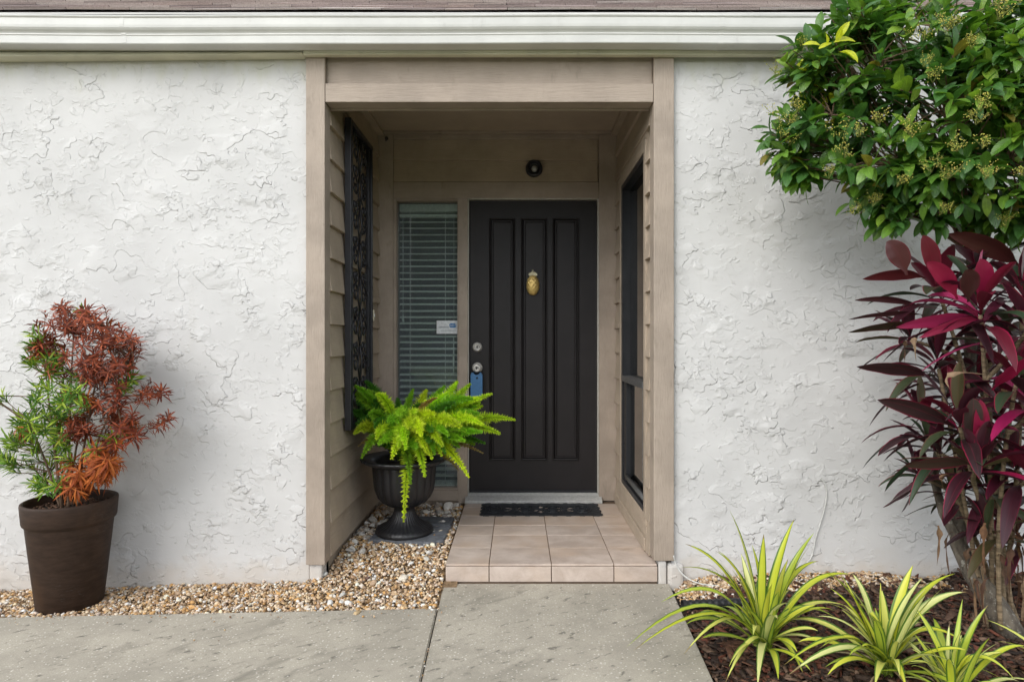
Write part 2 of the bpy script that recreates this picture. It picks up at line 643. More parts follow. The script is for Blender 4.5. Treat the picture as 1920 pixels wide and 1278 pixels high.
def bark_mat(name, c1, c2, scale=40, stretch=(1, 1, 0.35), lichen=0.0):
    m, nt, p, out = nmat(name)
    g = NT(nt)
    n1 = g.noise(g.pos(stretch), scale, 5, 0.65)
    c = g.mix(g.ramp(n1, 0.3, 0.7), c1, c2)
    if lichen:
        n2 = g.noise(g.pos(), 55, 4, 0.7)
        c = g.mix(g.ramp(n2, 0.58, 0.66, 0, lichen), c, (0.42, 0.41, 0.36))
    g.l(c, p.inputs['Base Color'])
    p.inputs['Roughness'].default_value = 0.9
    g.l(g.bump(n1, 0.006, 0.8), p.inputs['Normal'])
    return m


TAUPE = (0.335, 0.275, 0.222)
M = {
    'stucco': stucco(),
    'trim_v': paint('trim_paint_upright', TAUPE, 0.6, (1, 1, 0.12), 0.13, 0.0011, 130, dirt=0.42),
    'trim_h': paint('trim_paint_level', TAUPE, 0.6, (0.10, 1, 1), 0.10, 0.0012, 130, dirt=0.40),
    'siding': paint('lightened_siding_paint', (0.395, 0.322, 0.247), 0.6, (1, 0.10, 1), 0.10, 0.0009, 120, dirt=0.2),  # same paint as the trim, colour lightened to offset the porch shade
    'siding_b': paint('lightened_back_siding_paint', (0.395, 0.322, 0.247), 0.6, (0.1, 1, 1), 0.10, 0.0009, 120, dirt=0.15),  # trim paint again, lightened against the shade of the recess
    'ceiling': paint('ceiling_paint', (0.41, 0.332, 0.256), 0.7, None, 0.06, 0.0004),
    'fascia': paint('fascia_paint', (0.54, 0.52, 0.39), 0.6, (0.1, 1, 1), 0.10, 0.0007, 60, dirt=0.3),
    'gutter': paint('gutter_enamel', (0.55, 0.548, 0.515), 0.4, (0.15, 1, 1), 0.06, 0.0001, 20, dirt=0.14),
    'door': paint('door_paint', (0.0190, 0.0164, 0.0168), 0.46, (1, 1, 0.15), 0.12, 0.0002, 60, spec=0.28),
    'jamb': plain('jamb_enamel', (0.55, 0.53, 0.47), 0.4),
    'alu': plain('sill_aluminium', (0.52, 0.52, 0.50), 0.42, 0.35),
    'nickel': plain('brushed_nickel', (0.74, 0.72, 0.67), 0.34, 0.55),
    'steel_dark': plain('dark_keyway', (0.05, 0.045, 0.04), 0.5, 0.6),
    'brass': plain('aged_brass', (0.62, 0.44, 0.15), 0.42, 0.6),
    'brass_pale': plain('worn_brass', (0.60, 0.56, 0.42), 0.35, 0.75),
    'black_metal': plain('black_metal', (0.012, 0.012, 0.015), 0.38, 0.0, 0.6),
    'iron': plain('wrought_iron', (0.012, 0.012, 0.016), 0.42, 0.0, 0.6),
    'frame_black': plain('black_window_frame', (0.016, 0.017, 0.02), 0.4),
    'frame_grey': plain('weathered_rail', (0.10, 0.10, 0.098), 0.45, 0.3),
    'glass': glass_mat(),
    'painted_haze_glass': glass_mat(film=0.09),
    'blind': plain('blind_vinyl', (0.86, 0.88, 0.85), 0.45),
    'room': plain('room_paint', (0.34, 0.35, 0.36), 0.8),
    'lockbox': plain('blue_lockbox_cover', (0.045, 0.145, 0.30), 0.5),
    'black': plain('black_plastic', (0.008, 0.008, 0.009), 0.5),
    'lens': plain('lamp_lens', (0.35, 0.36, 0.36), 0.12, 0.2, 0.8),
    'cream': plain('cream_plastic', (0.72, 0.66, 0.50), 0.4),
    'white': plain('white_card', (0.70, 0.72, 0.73), 0.45),
    'blue': plain('blue_print', (0.02, 0.16, 0.42), 0.5),
    'grey_print': plain('grey_print', (0.30, 0.33, 0.36), 0.6),
    'cable': plain('white_cable', (0.50, 0.50, 0.47), 0.5),
    'tile': tile_mat(),
    'grout': plain('grout', (0.16, 0.11, 0.075), 0.9),
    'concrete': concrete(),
    'slate': attr_mat('slate', 0.6, 0.45, 30, 0.004),
    'stone': attr_mat('gravel_stone', 0.7, 0.30, 140, 0.002),
    'chip': attr_mat('mulch_chip', 0.85, 0.45, 90, 0.004, 0.2),
    'shingle': attr_mat('asphalt_shingle', 0.9, 0.5, 260, 0.003, 0.2),
    'rubber': plain('mat_rubber', (0.016, 0.018, 0.022), 0.55, 0.0, 0.5),
    'urn': plain('urn_plastic', (0.014, 0.014, 0.016), 0.42, 0.0, 0.5),
    'foliage': leaf_mat('shrub_leaf', 0.32, 0.32, 0.25, 0.5, 0.55),
    'needle': leaf_mat('needle_leaf', 0.6, 0.2, 0.2, spec=0.25),
    'fern': leaf_mat('fern_leaf', 0.5, 0.45, 0.22),
    'grass': leaf_mat('grass_leaf', 0.5, 0.3, 0.2),
    'dry': leaf_mat('dry_leaf', 0.8, 0.15, 0.4),
    'strap': strap_mat(),
    'ti': ti_mat(),
    'bark': bark_mat('grey_bark', (0.05, 0.04, 0.03), (0.155, 0.13, 0.098), 34, lichen=0.45),
    'twig': bark_mat('twig_bark', (0.10, 0.065, 0.04), (0.22, 0.14, 0.09), 60),
    'cane': bark_mat('cane_bark', (0.10, 0.07, 0.04), (0.27, 0.20, 0.12), 34, (0.3, 0.3, 3.0)),
    'flower': leaf_mat('blossom', 0.6, 0.2, 0.15),
}


def brown_pot():
    m, nt, p, out = nmat('brown_pot_resin')
    g = NT(nt)
    n1 = g.noise(g.pos((1, 1, 4)), 14, 5, 0.65)
    c = g.mix(g.ramp(n1, 0.3, 0.7), (0.024, 0.0135, 0.0085), (0.043, 0.025, 0.0165))
    sc_ = g.noise(g.pos((2, 2, 14)), 16, 4, 0.7, 0.5)
    patch = g.ramp(g.noise(g.pos(), 5, 2), 0.52, 0.66)
    c = g.mix(g.math('MULTIPLY', g.ramp(sc_, 0.55, 0.7, 0, 0.5), patch), c, (0.11, 0.095, 0.085))
    rust = g.ramp(g.noise(g.pos((1, 1, 0.5)), 4.2, 3), 0.5, 0.7, 0, 0.5)
    c = g.mix(rust, c, (0.07, 0.036, 0.019))
    g.l(c, p.inputs['Base Color'])
    p.inputs['Roughness'].default_value = 0.6
    p.inputs['Specular IOR Level'].default_value = 0.22
    g.l(g.bump(n1, 0.002, 0.4), p.inputs['Normal'])
    return m


def soil_mat(name, c1, c2):
    m, nt, p, out = nmat(name)
    g = NT(nt)
    n1 = g.noise(g.pos(), 45, 6, 0.7)
    g.l(g.mix(g.ramp(n1, 0.35, 0.65), c1, c2), p.inputs['Base Color'])
    p.inputs['Roughness'].default_value = 0.95
    g.l(g.bump(n1, 0.02, 0.8), p.inputs['Normal'])
    return m


M['pot'] = brown_pot()
M['soil'] = soil_mat('dark_soil', (0.012, 0.009, 0.007), (0.05, 0.035, 0.025))
M['sand'] = soil_mat('gravel_dust', (0.14, 0.09, 0.045), (0.30, 0.20, 0.11))
M['turf'] = soil_mat('lawn_turf', (0.07, 0.105, 0.028), (0.13, 0.17, 0.05))

# ================================================================== SETTING
# lawn: one sheet to the horizon
m = MB()
m.add([(-400, -400, -0.13), (400, -400, -0.13), (400, 400, -0.13), (-400, 400, -0.13)], [(0, 1, 2, 3)])
lawn = m.build('lawn', M['turf'], kind='structure')


# unseen trees added behind the camera, shaped to darken the pane reflections
rt = np.random.default_rng(5)
nq = 48000
xc = rt.uniform(-60, 60, nq)
xc[:16000] = rt.uniform(-11, 1, 16000)
hc = 3.4 + 0.9 * np.sin(xc * 0.31) + 0.5 * np.sin(xc * 0.83 + 1) + 0.3 * np.sin(xc * 1.9) + 10.5 * np.exp(-((xc + 5.0) / 5.0) ** 4)
zc_ = hc * rt.random(nq) ** 0.7
yc_ = -27 - 2.5 * rt.random(nq) + 1.2 * np.sin(xc * 1.1 + zc_)
cen = np.stack([xc, yc_, zc_], 1)
e1 = rt.normal(size=(nq, 3)) * 0.42
e2 = rt.normal(size=(nq, 3)) * 0.42
Vt = np.stack([cen - e1, cen - e2, cen + e1, cen + e2], 1).reshape(-1, 3)
Ct = np.repeat(np.array([0.09, 0.13, 0.055]) * rt.uniform(0.5, 1.4, (nq, 1)), 4, 0)
put('added_treeline', np_mesh('added_treeline', Vt, np.arange(nq * 4).reshape(-1, 4), np.concatenate([Ct, np.ones((nq * 4, 1))], 1), False), M['needle'], None, 'added belt of dark green trees out of view, there to darken the panes', 'trees', kind='stuff')


def edge_y(x):          # far edge of the concrete along the gravel strip
    return 2.82 + (x + 0.365) * (2.82 - 2.728) / (2.28 - 0.365)


def walk_edge(y):       # right edge of the walk
    return 0.703 + (y - 2.204) / (3.107 - 2.204) * 0.06


sidewalk = empty('sidewalk', (0, 2.5, 0), kind='structure')


def slab(poly, name='concrete_slab', top=0.0):
    bm = bmesh.new()
    vt = [bm.verts.new((x, y, top)) for x, y in poly]
    f = bm.faces.new(vt)
    ex = bmesh.ops.extrude_face_region(bm, geom=[f])
    bmesh.ops.translate(bm, verts=[v for v in ex['geom'] if isinstance(v, bmesh.types.BMVert)], vec=(0, 0, -0.12))
    bmesh.ops.recalc_face_normals(bm, faces=bm.faces)
    bmesh.ops.bevel(bm, geom=[e_ for e_ in bm.edges if all(v.co.z > top - 0.01 for v in e_.verts)], offset=0.005, segments=2, affect='EDGES')
    me = bpy.data.meshes.new(name)
    bm.to_mesh(me)
    bm.free()
    return put(name, me, M['concrete'], sidewalk)


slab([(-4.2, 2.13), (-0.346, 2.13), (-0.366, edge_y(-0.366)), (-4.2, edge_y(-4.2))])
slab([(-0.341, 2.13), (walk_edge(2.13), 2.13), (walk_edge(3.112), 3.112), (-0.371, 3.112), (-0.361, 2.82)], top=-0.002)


# unseen paving added in front of the walk to bounce light into the porch
m = MB()
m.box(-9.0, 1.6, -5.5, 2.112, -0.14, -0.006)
m.build('bounce_forecourt', M['concrete'], None, bevel=0.006, kind='structure')


def ground_z(x, y):
    """surface of the planted strips round the house foot"""
    if x < 0.2:
        wall = -0.042 + max(0.0, min(1.0, (x + 2.4) / 1.4)) * 0.045
        t = max(0.0, min(1.0, (y - edge_y(x)) / 0.32))
        z = -0.014 * (1 - t) + wall * t
        s_ = max(0.0, min(1.0, (x + 1.12) / 0.2))
        t2 = max(0.0, min(1.0, (y - 2.82) / 0.75))
        z2 = -0.012 + 0.09 * t2 * t2 * (3 - 2 * t2)
        return z * (1 - s_) + z2 * s_
    d = max(0.0, min(1.0, (x - walk_edge(y)) / 0.22))
    wv = 0.010 * math.sin(x * 7.1 + y * 5) + 0.007 * math.sin(x * 13 - y * 11)
    t = max(0.0, min(1.0, (y - 2.5) / 0.6))
    return -0.03 + d * (0.045 + 0.025 * t) + wv * d


def ground_sheet(name, xs, ys, mat, drop=0.012, keep=None):
    m_ = MB()
    V, Fc, idx = [], [], {}
    for i, x in enumerate(xs):
        for j, y in enumerate(ys):
            idx[i, j] = len(V)
            V.append((x, y, ground_z(x, y) - drop))
    for i in range(len(xs) - 1):
        for j in range(len(ys) - 1):
            if keep is None or keep(0.5 * (xs[i] + xs[i + 1]), 0.5 * (ys[j] + ys[j + 1])):
                Fc.append((idx[i, j], idx[i + 1, j], idx[i + 1, j + 1], idx[i, j + 1]))
    m_.add(V, Fc, smooth=True)
    return m_.build(name, mat, kind='structure')


gravel_bed = ground_sheet('gravel_bed', np.linspace(-4.2, -0.3, 80), np.linspace(2.45, 4.38, 40), M['sand'],
                          keep=lambda x, y: y > edge_y(x) - 0.06)
mulch_bed = ground_sheet('mulch_bed', np.linspace(0.70, 4.2, 90), np.linspace(2.0, 3.16, 50), M['soil'], 0.008,
                         keep=lambda x, y: x > walk_edge(y) - 0.02)

# ------------------------------------------------------------------ stones
ico = bmesh.new()
bmesh.ops.create_icosphere(ico, subdivisions=2, radius=1.0)
ICO_V = np.array([v.co[:] for v in ico.verts])
ICO_T = np.array([[v.index for v in f.verts] for f in ico.faces])
ico.free()
ico = bmesh.new()
bmesh.ops.create_icosphere(ico, subdivisions=1, radius=1.0)
ICO1_V = np.array([v.co[:] for v in ico.verts])
ICO1_T = np.array([[v.index for v in f.verts] for f in ico.faces])
ico.free()


def stone_shape(base):
    """an irregular pebble: a sphere cut by a few random planes"""
    v = base.copy()
    for _ in range(9):
        n = RNG.normal(size=3)
        n /= np.linalg.norm(n)
        d = RNG.uniform(0.38, 0.8)
        t = v @ n
        over = np.maximum(0, t - d)
        v = v - over[:, None] * n * 0.9
    v *= np.array([RNG.uniform(0.85, 1.25), RNG.uniform(0.7, 1.0), RNG.uniform(0.45, 0.8)])
    return v


SHAPES_HI = [stone_shape(ICO_V) for _ in range(10)]
SHAPES_LO = [stone_shape(ICO1_V) for _ in range(10)]
TANS = 1.22 * np.array([(0.46, 0.31, 0.16), (0.55, 0.40, 0.23), (0.40, 0.24, 0.11), (0.60, 0.48, 0.33), (0.66, 0.58, 0.46),
                 (0.50, 0.29, 0.11), (0.36, 0.25, 0.16), (0.62, 0.50, 0.40), (0.70, 0.66, 0.60), (0.30, 0.19, 0.11),
                 (0.52, 0.36, 0.22), (0.58, 0.43, 0.28)])
GREYS = 1.15 * np.array([(0.36, 0.34, 0.31), (0.50, 0.47, 0.42), (0.28, 0.24, 0.20), (0.58, 0.55, 0.50), (0.42, 0.35, 0.28)])


def rot_np(ax, ay, az):
    return np.array(Euler((ax, ay, az)).to_matrix())


def in_gravel(x, y):
    if x < -0.375:
        if y < edge_y(x) + 0.004:
            return False
        if x < -0.975:
            return y < 3.125
        return y < 4.30
    return False


def scatter(n, test, xr, yr, smin, smax, palette, lift=(0.0, 0.012), flat=1.0, shapes=None, tris=None):
    Vs, Ts, Cs = [], [], []
    b = 0
    shapes = shapes or SHAPES_LO
    tris = tris if tris is not None else ICO1_T
    k = 0
    while k < n:
        x, y = RNG.uniform(*xr), RNG.uniform(*yr)
        if not test(x, y):
            continue
        k += 1
        r = smin + (smax - smin) * RNG.random() ** 2.2
        s_ = shapes[RNG.integers(len(shapes))]
        v = (s_ * r) @ rot_np(RNG.normal() * 0.35, RNG.normal() * 0.35, RNG.uniform(0, 6.28)).T
        z = ground_z(x, y) + RNG.uniform(*lift) - 0.004
        v = v + np.array([x, y, z])
        c = palette[RNG.integers(len(palette))] * RNG.uniform(0.75, 1.15)
        Vs.append(v)
        Ts.append(tris + b)
        Cs.append(np.tile(np.append(np.clip(c, 0, 0.85), 1.0), (len(v), 1)))
        b += len(v)
    return np.concatenate(Vs), np.concatenate(Ts), np.concatenate(Cs)


def stones(name, parent, n, test, xr, yr, smin, smax, palette, **k):
    V, T, C = scatter(n, test, xr, yr, smin, smax, palette, **k)
    return put(name, np_mesh(name, V, T, C, smooth=False), M['stone'], parent, kind='stuff')


front_zone = lambda x, y: in_gravel(x, y) and not (x > -0.98 and y > 3.62)
back_zone = lambda x, y: in_gravel(x, y) and x > -0.98 and y > 3.5
stones('gravel', gravel_bed, 11500, front_zone, (-2.75, -0.37), (2.6, 3.7), 0.005, 0.016, TANS)
stones('gravel', gravel_bed, 1500, back_zone, (-0.98, -0.37), (3.5, 4.31), 0.008, 0.022, np.concatenate([TANS * 0.9, GREYS]))


# the larger stones, each its own piece
def big_stone(x, y, r, c, parent, sink=0.3):
    s_ = SHAPES_HI[RNG.integers(len(SHAPES_HI))]
    v = (s_ * r) @ rot_np(RNG.normal() * 0.25, RNG.normal() * 0.25, RNG.uniform(0, 6.28)).T
    v = v - np.array([0, 0, v[:, 2].min()])
    v = v + np.array([x, y, ground_z(x, y) - r * sink + 0.004])
    C = np.tile(np.append(np.array(c), 1.0), (len(v), 1))
    put('stone', np_mesh('stone', v, ICO_T, C), M['stone'], parent)


WHITE, BLACKSTONE = (0.74, 0.73, 0.69), (0.06, 0.065, 0.07)


def ground_at(px, py, z=0.02):
    Z = F * (EYE - z) / (py - 638)
    p_ = W(px, py, Z)
    return p_.x, p_.y


for px, py, r, c in ((618, 1120, 0.022, WHITE), (640, 1118, 0.021, WHITE), (653, 1120, 0.019, WHITE), (641, 1108, 0.018, (0.5, 0.49, 0.45)),
                     (706, 1090, 0.021, BLACKSTONE), (690, 1084, 0.02, (0.16, 0.09, 0.07)), (810, 1133, 0.019, WHITE),
                     (800, 1060, 0.026, (0.6, 0.57, 0.5)), (788, 1043, 0.022, WHITE), (806, 1052, 0.02, (0.62, 0.6, 0.56)),
                     (803, 1078, 0.018, WHITE), (755, 1084, 0.026, (0.66, 0.6, 0.5)), (768, 1080, 0.022, (0.62, 0.6, 0.55)),
                     (770, 1065, 0.02, WHITE), (726, 1048, 0.022, WHITE), (735, 1082, 0.02, (0.6, 0.5, 0.38)),
                     (708, 1116, 0.022, WHITE), (678, 1095, 0.022, (0.7, 0.62, 0.52)), (450, 1126, 0.023, (0.72, 0.67, 0.6)),
                     (508, 1107, 0.021, (0.62, 0.56, 0.5)), (240, 1119, 0.020, WHITE), (606, 1078, 0.028, (0.5, 0.5, 0.47)),
                     (690, 1028, 0.032, (0.55, 0.52, 0.47)), (720, 1024, 0.026, (0.5, 0.44, 0.38)), (780, 1024, 0.025, (0.52, 0.5, 0.46)),
                     (575, 1128, 0.02, (0.68, 0.58, 0.46)), (668, 1140, 0.024, (0.55, 0.4, 0.22)), (715, 1060, 0.019, (0.7, 0.66, 0.6)),
                     (820, 1030, 0.018, (0.56, 0.48, 0.38)), (742, 1110, 0.018, (0.65, 0.55, 0.42)), (565, 1122, 0.016, (0.7, 0.6, 0.5))):
    x, y = ground_at(px, py)
    big_stone(x, y, r, c, gravel_bed)
# chunky river stones behind and beside the urn
for k in range(60):
    x, y = RNG.uniform(-0.95, -0.41), RNG.uniform(3.72, 4.27)
    c = GREYS[RNG.integers(len(GREYS))] * RNG.uniform(0.9, 1.2)
    big_stone(x, y, RNG.uniform(0.022, 0.042), c, gravel_bed, 0.2)
for k in range(16):
    x, y = RNG.uniform(-0.95, -0.84), RNG.uniform(3.3, 3.8)
    big_stone(x, y, RNG.uniform(0.018, 0.03), GREYS[RNG.integers(len(GREYS))], gravel_bed, 0.3)
for k in range(110):
    while True:
        x, y = RNG.uniform(-2.5, -0.4), RNG.uniform(2.7, 3.5)
        if front_zone(x, y) and (x < -0.9 or y < 3.45):
            break
    big_stone(x, y, RNG.uniform(0.012, 0.019), np.clip(TANS[RNG.integers(len(TANS))] * RNG.uniform(0.9, 1.3), 0, 0.8), gravel_bed, 0.3)


# gravel along the foot of the wall in the planted bed
def in_bed_gravel(x, y):
    if x < walk_edge(min(y, 3.1)) + 0.02 or y > 3.12:
        return False
    lim = 2.83 if x < 1.05 else 2.90 + 0.03 * math.sin(x * 9)
    if x > 2.15:
        return False
    if x < 0.82 and y > 3.08:
        return False
    return y > lim + RNG.normal() * 0.05


stones('gravel', mulch_bed, 4600, in_bed_gravel, (0.74, 2.2), (2.7, 3.12), 0.006, 0.016, TANS * 0.95)


# stray grit on the concrete along the gravel edge and in the joint
def strayed(x, y):
    return y < edge_y(x) and RNG.random() < math.exp(-(edge_y(x) - y) / 0.05) or abs(x + 0.353) < 0.012
gz_keep = ground_z
ground_z = lambda x, y: 0.004
stones('stray_grit', sidewalk, 150, strayed, (-2.6, -0.30), (2.2, 2.84), 0.003, 0.008, TANS * 0.8)
ground_z = gz_keep


# mulch chips
def chip_verts(L, w, t):
    a_ = np.array([(-1, -1, -1), (1, -0.5, -1), (1, 0.6, -1), (-1, 1, -1), (-0.9, -0.8, 1), (0.95, -0.4, 1), (0.9, 0.6, 1), (-0.95, 0.8, 1)], float)
    a_ += RNG.normal(size=a_.shape) * 0.16
    a_ *= np.array([L, w, t]) * 0.5
    a_[:, 2] += 0.10 * L * (a_[:, 0] / L) ** 2 * RNG.uniform(-2, 2)
    return a_


CHIP_T = np.array([(3, 2, 1, 0), (4, 5, 6, 7), (0, 1, 5, 4), (1, 2, 6, 5), (2, 3, 7, 6), (3, 0, 4, 7)])
CHIP_C = np.array([(0.085, 0.045, 0.028), (0.05, 0.028, 0.02), (0.13, 0.065, 0.04), (0.035, 0.024, 0.019), (0.10, 0.06, 0.042),
                   (0.17, 0.11, 0.075), (0.06, 0.04, 0.03), (0.15, 0.055, 0.035)])


def chips(n, test, xr, yr):
    Vs, Ts, Cs = [], [], []
    b = k = 0
    while k < n:
        x, y = RNG.uniform(*xr), RNG.uniform(*yr)
        if not test(x, y):
            continue
        k += 1
        L = RNG.uniform(0.018, 0.06)
        v = chip_verts(L, L * RNG.uniform(0.25, 0.6), RNG.uniform(0.003, 0.009))
        v = v @ rot_np(RNG.normal() * 0.35, RNG.normal() * 0.3, RNG.uniform(0, 6.28)).T
        v += np.array([x, y, ground_z(x, y) + RNG.uniform(-0.002, 0.016)])
        Vs.append(v)
        Ts.append(CHIP_T + b)
        Cs.append(np.tile(np.append(CHIP_C[RNG.integers(len(CHIP_C))] * RNG.uniform(0.7, 1.3), 1.0), (8, 1)))
        b += 8
    return np.concatenate(Vs), np.concatenate(Ts), np.concatenate(Cs)


in_mulch = lambda x, y: y > 2.06 and x > walk_edge(y) + 0.015 and y < 3.10 and not (x < 1.0 and y > 2.85 + RNG.normal() * 0.03) and not (y > 2.93 and x < 2.1 and RNG.random() < 0.88)
V, T, C = chips(9000, in_mulch, (0.7, 2.75), (2.05, 3.1))
put('mulch', np_mesh('mulch', V, T, C, smooth=False), M['chip'], mulch_bed, kind='stuff')
for k in range(110):
    while True:
        x, y = RNG.uniform(0.75, 2.6), RNG.uniform(2.0, 2.95)
        if in_mulch(x, y):
            break
    L = RNG.uniform(0.05, 0.10)
    v = chip_verts(L, L * RNG.uniform(0.3, 0.55), RNG.uniform(0.006, 0.012))
    v = v @ rot_np(RNG.normal() * 0.25, RNG.normal() * 0.2, RNG.uniform(0, 6.28)).T + np.array([x, y, ground_z(x, y) + 0.016])
    C = np.tile(np.append(CHIP_C[RNG.integers(len(CHIP_C))] * RNG.uniform(0.9, 1.5), 1.0), (8, 1))
    put('bark_chip', np_mesh('bark_chip', v, CHIP_T, C, smooth=False), M['chip'], mulch_bed)

# ================================================================== HOUSE
house = empty('house', (0, 3.13, 0), 'white stucco house front with taupe porch recess, white gutter and brown shingle roof', 'house')

# stucco walls
box('stucco_wall', -4.2, -1.052, 3.13, 3.33, -0.3, 2.78, M['stucco'], house, 0.006)
box('stucco_wall', 0.780, 4.2, 3.13, 3.33, -0.3, 2.78, M['stucco'], house, 0.006)
# rough footing showing under the porch posts
m = MB()
m.box(-1.05, -0.985, 3.118, 3.24, -0.1, 0.091)
m.build('footing', M['stucco'], house, bevel=0.012)
m = MB()
m.box(0.711, 0.752, 3.113, 3.24, -0.1, 0.112)
m.build('footing', M['stucco'], house, bevel=0.010)
m = MB()
m.box(0.757, 0.835, 3.10, 3.24, -0.1, 0.098)
m.build('footing', M['stucco'], house, bevel=0.018)

# porch opening trim
box('trim_post', -1.060, -0.965, 3.10, 3.192, 0.094, 2.69, M['trim_v'], house, 0.004)
box('trim_post', 0.684, 0.786, 3.10, 3.192, 0.115, 2.69, M['trim_v'], house, 0.004)
box('header_board', -0.963, 0.682, 3.130, 3.190, 2.509, 2.70, M['trim_h'], house, 0.003)
box('header_board', -0.963, 0.682, 3.102, 3.188, 2.413, 2.506, M['trim_h'], house, 0.003)
box('header_lip', -0.963, 0.682, 3.1895, 3.206, 2.405, 2.44, M['trim_h'], house, 0.002)
box('header_beam', -0.963, 0.682, 3.1915, 3.215, 2.445, 2.70, M['ceiling'], house, 0)

# nail heads and dimples in the trim
rn = random.Random(4)
m = MB()
for (x, y) in [(0.776, 3.0995), (-0.975, 3.0995), (-1.05, 3.0995)]:
    z = 0.2
    while z < 2.6:
        xx = x + rn.uniform(-0.006, 0.006)
        r = rn.uniform(0.0025, 0.0042)
        m.add([(xx + r * math.cos(k * 1.0472), y, z + r * math.sin(k * 1.0472)) for k in range(6)] + [(xx, y - 0.0025, z)], [(k, (k + 1) % 6, 6) for k in range(6)], smooth=True)
        z += rn.uniform(0.22, 0.5)
m.build('nail_heads', M['trim_v'], house, kind='stuff')

# recess walls: sheathing, planks
SID = 0.1705
Z0S = 0.11


def plank(axis, wall, sign, a0, a1, z0, parent, h=SID, mat=None):
    """lap board: thicker at its lower edge; axis 'y' = runs along y on a side wall, 'x' = on the back wall"""
    t0 = (0.028 if axis == 'y' else 0.036) + random.uniform(-0.002, 0.002)
    t1 = 0.006
    dz = random.uniform(-0.0015, 0.0015)
    m_ = MB()
    prof = [(0.0, z0 + dz), (t0, z0 + dz), (t1, z0 + h + 0.012 + dz), (0.0, z0 + h + 0.012 + dz)]
    P = []
    for a_ in (a0, a1):
        for d, z in prof:
            P.append((wall + sign * d, a_, z) if axis == 'y' else (a_, wall + sign * d, z))
    m_.add(P, [(0, 1, 2, 3), (7, 6, 5, 4), (0, 4, 5, 1), (1, 5, 6, 2), (2, 6, 7, 3), (3, 7, 4, 0)])
    return m_.build('plank', mat or M['siding'], parent, bevel=0.0015)


sid_l = box('porch_siding', -1.10, -0.985, 3.194, 4.44, -0.1, 2.72, M['siding'], house, 0)
for k in range(15):
    plank('y', -0.985, 1, 3.193, 4.318, Z0S + k * SID, sid_l)

# the other side wall has the window in it: Y 3.35..4.08, z 0.285..2.235
XR = 0.705
WY0, WY1, WZ0, WZ1 = 3.345, 4.085, 0.288, 2.235
m = MB()
m.box(XR, 0.80, 3.194, WY0, -0.1, 2.72)
m.box(XR, 0.80, WY1, 4.44, -0.1, 2.72)
m.box(XR, 0.80, WY0 + 0.0005, WY1 - 0.0005, -0.1, WZ0)
m.box(XR, 0.80, WY0 + 0.0005, WY1 - 0.0005, WZ1, 2.72)
sid_r = m.build('porch_siding', M['siding'], house)
CAS = 0.055
for k in range(15):
    z0 = Z0S + k * SID
    if z0 < WZ1 + CAS and z0 + SID > WZ0 - CAS:
        plank('y', XR, -1, 3.193, WY0 - CAS - 0.002, z0, sid_r)
        plank('y', XR, -1, WY1 + CAS + 0.002, 4.318, z0, sid_r)
    else:
        plank('y', XR, -1, 3.193, 4.318, z0, sid_r)
# filler boards where a course is interrupted above and below the window casing
box('casing_board', XR - 0.019, XR - 0.0005, WY0 - CAS, WY1 + CAS, WZ1 + CAS + 0.001, 2.339, M['siding'], sid_r, 0.002)
box('base_board', XR - 0.030, XR - 0.0005, 3.30, 4.30, 0.096, 0.165, M['siding'], sid_r, 0.004)
box('base_board', XR - 0.019, XR - 0.0005, WY0 - CAS, WY1 + CAS, 0.168, WZ0 - CAS - 0.001, M['siding'], sid_r, 0.002)

# back wall of the recess
m = MB()
m.box(-1.0, 0.75, 4.36, 4.46, 2.213, 2.72)
m.box(-1.0, -0.862, 4.36, 4.46, -0.1, 2.2125)
m.box(-0.405, -0.3475, 4.36, 4.46, -0.1, 2.2125)
m.box(0.5705, 0.75, 4.36, 4.46, -0.1, 2.2125)
m.box(-0.8615, -0.4055, 4.36, 4.46, -0.1, 0.172)
sid_b = m.build('porch_siding', M['siding_b'], house)
for z0, z1 in ((2.328, 2.478), (2.479, 2.625)):
    plank('x', 4.36, -1, -0.866, 0.560, z0, sid_b, z1 - z0, M['siding_b'])
box('trim_board', -0.984, -0.868, 4.320, 4.3595, 0.085, 2.668, M['trim_v'], sid_b, 0.003)
box('trim_board', 0.5705, 0.703, 4.322, 4.3595, 0.10, 2.668, M['trim_v'], sid_b, 0.003)
box('head_casing', -0.867, 0.5695, 4.326, 4.3595, 2.2135, 2.327, M['trim_h'], sid_b, 0.003)
box('mullion', -0.412, -0.348, 4.324, 4.3595, 0.085, 2.2125, M['trim_v'], sid_b, 0.003)
box('crown_strip', -0.867, 0.5695, 4.325, 4.3595, 2.628, 2.672, M['trim_h'], sid_b, 0.003)

# ceiling with its edge strips
ceil = box('porch_ceiling', -1.05, 0.79, 3.216, 4.44, 2.674, 2.72, M['ceiling'], house, 0)
box('ceiling_strip', -0.984, -0.93, 3.217, 4.318, 2.648, 2.6735, M['siding'], ceil, 0.002)
box('ceiling_strip', 0.652, 0.704, 3.217, 4.318, 2.648, 2.6735, M['siding'], ceil, 0.002)
box('ceiling_strip', -0.929, 0.651, 4.29, 4.319, 2.655, 2.6735, M['trim_h'], ceil, 0.002)

# ---- front door
DX0, DX1, DZ0, DZ1, DY = -0.339, 0.561, 0.158, 2.207, 4.372
door = box('front_door', DX0, DX1, DY, DY + 0.044, DZ0, DZ1, M['door'], house, 0.002)


def ring(m_, x0, x1, z0, z1, y, prof):
    """moulding mitred round a rectangle; prof = list of (inset, height towards the viewer)"""
    V, Fc = [], []
    k = len(prof)
    for ins, h in prof:
        V += [(x0 + ins, y - h, z0 + ins), (x1 - ins, y - h, z0 + ins), (x1 - ins, y - h, z1 - ins), (x0 + ins, y - h, z1 - ins)]
    for i in range(k - 1):
        for j in range(4):
            Fc.append((i * 4 + j, i * 4 + (j + 1) % 4, (i + 1) * 4 + (j + 1) % 4, (i + 1) * 4 + j))
    m_.add(V, Fc)


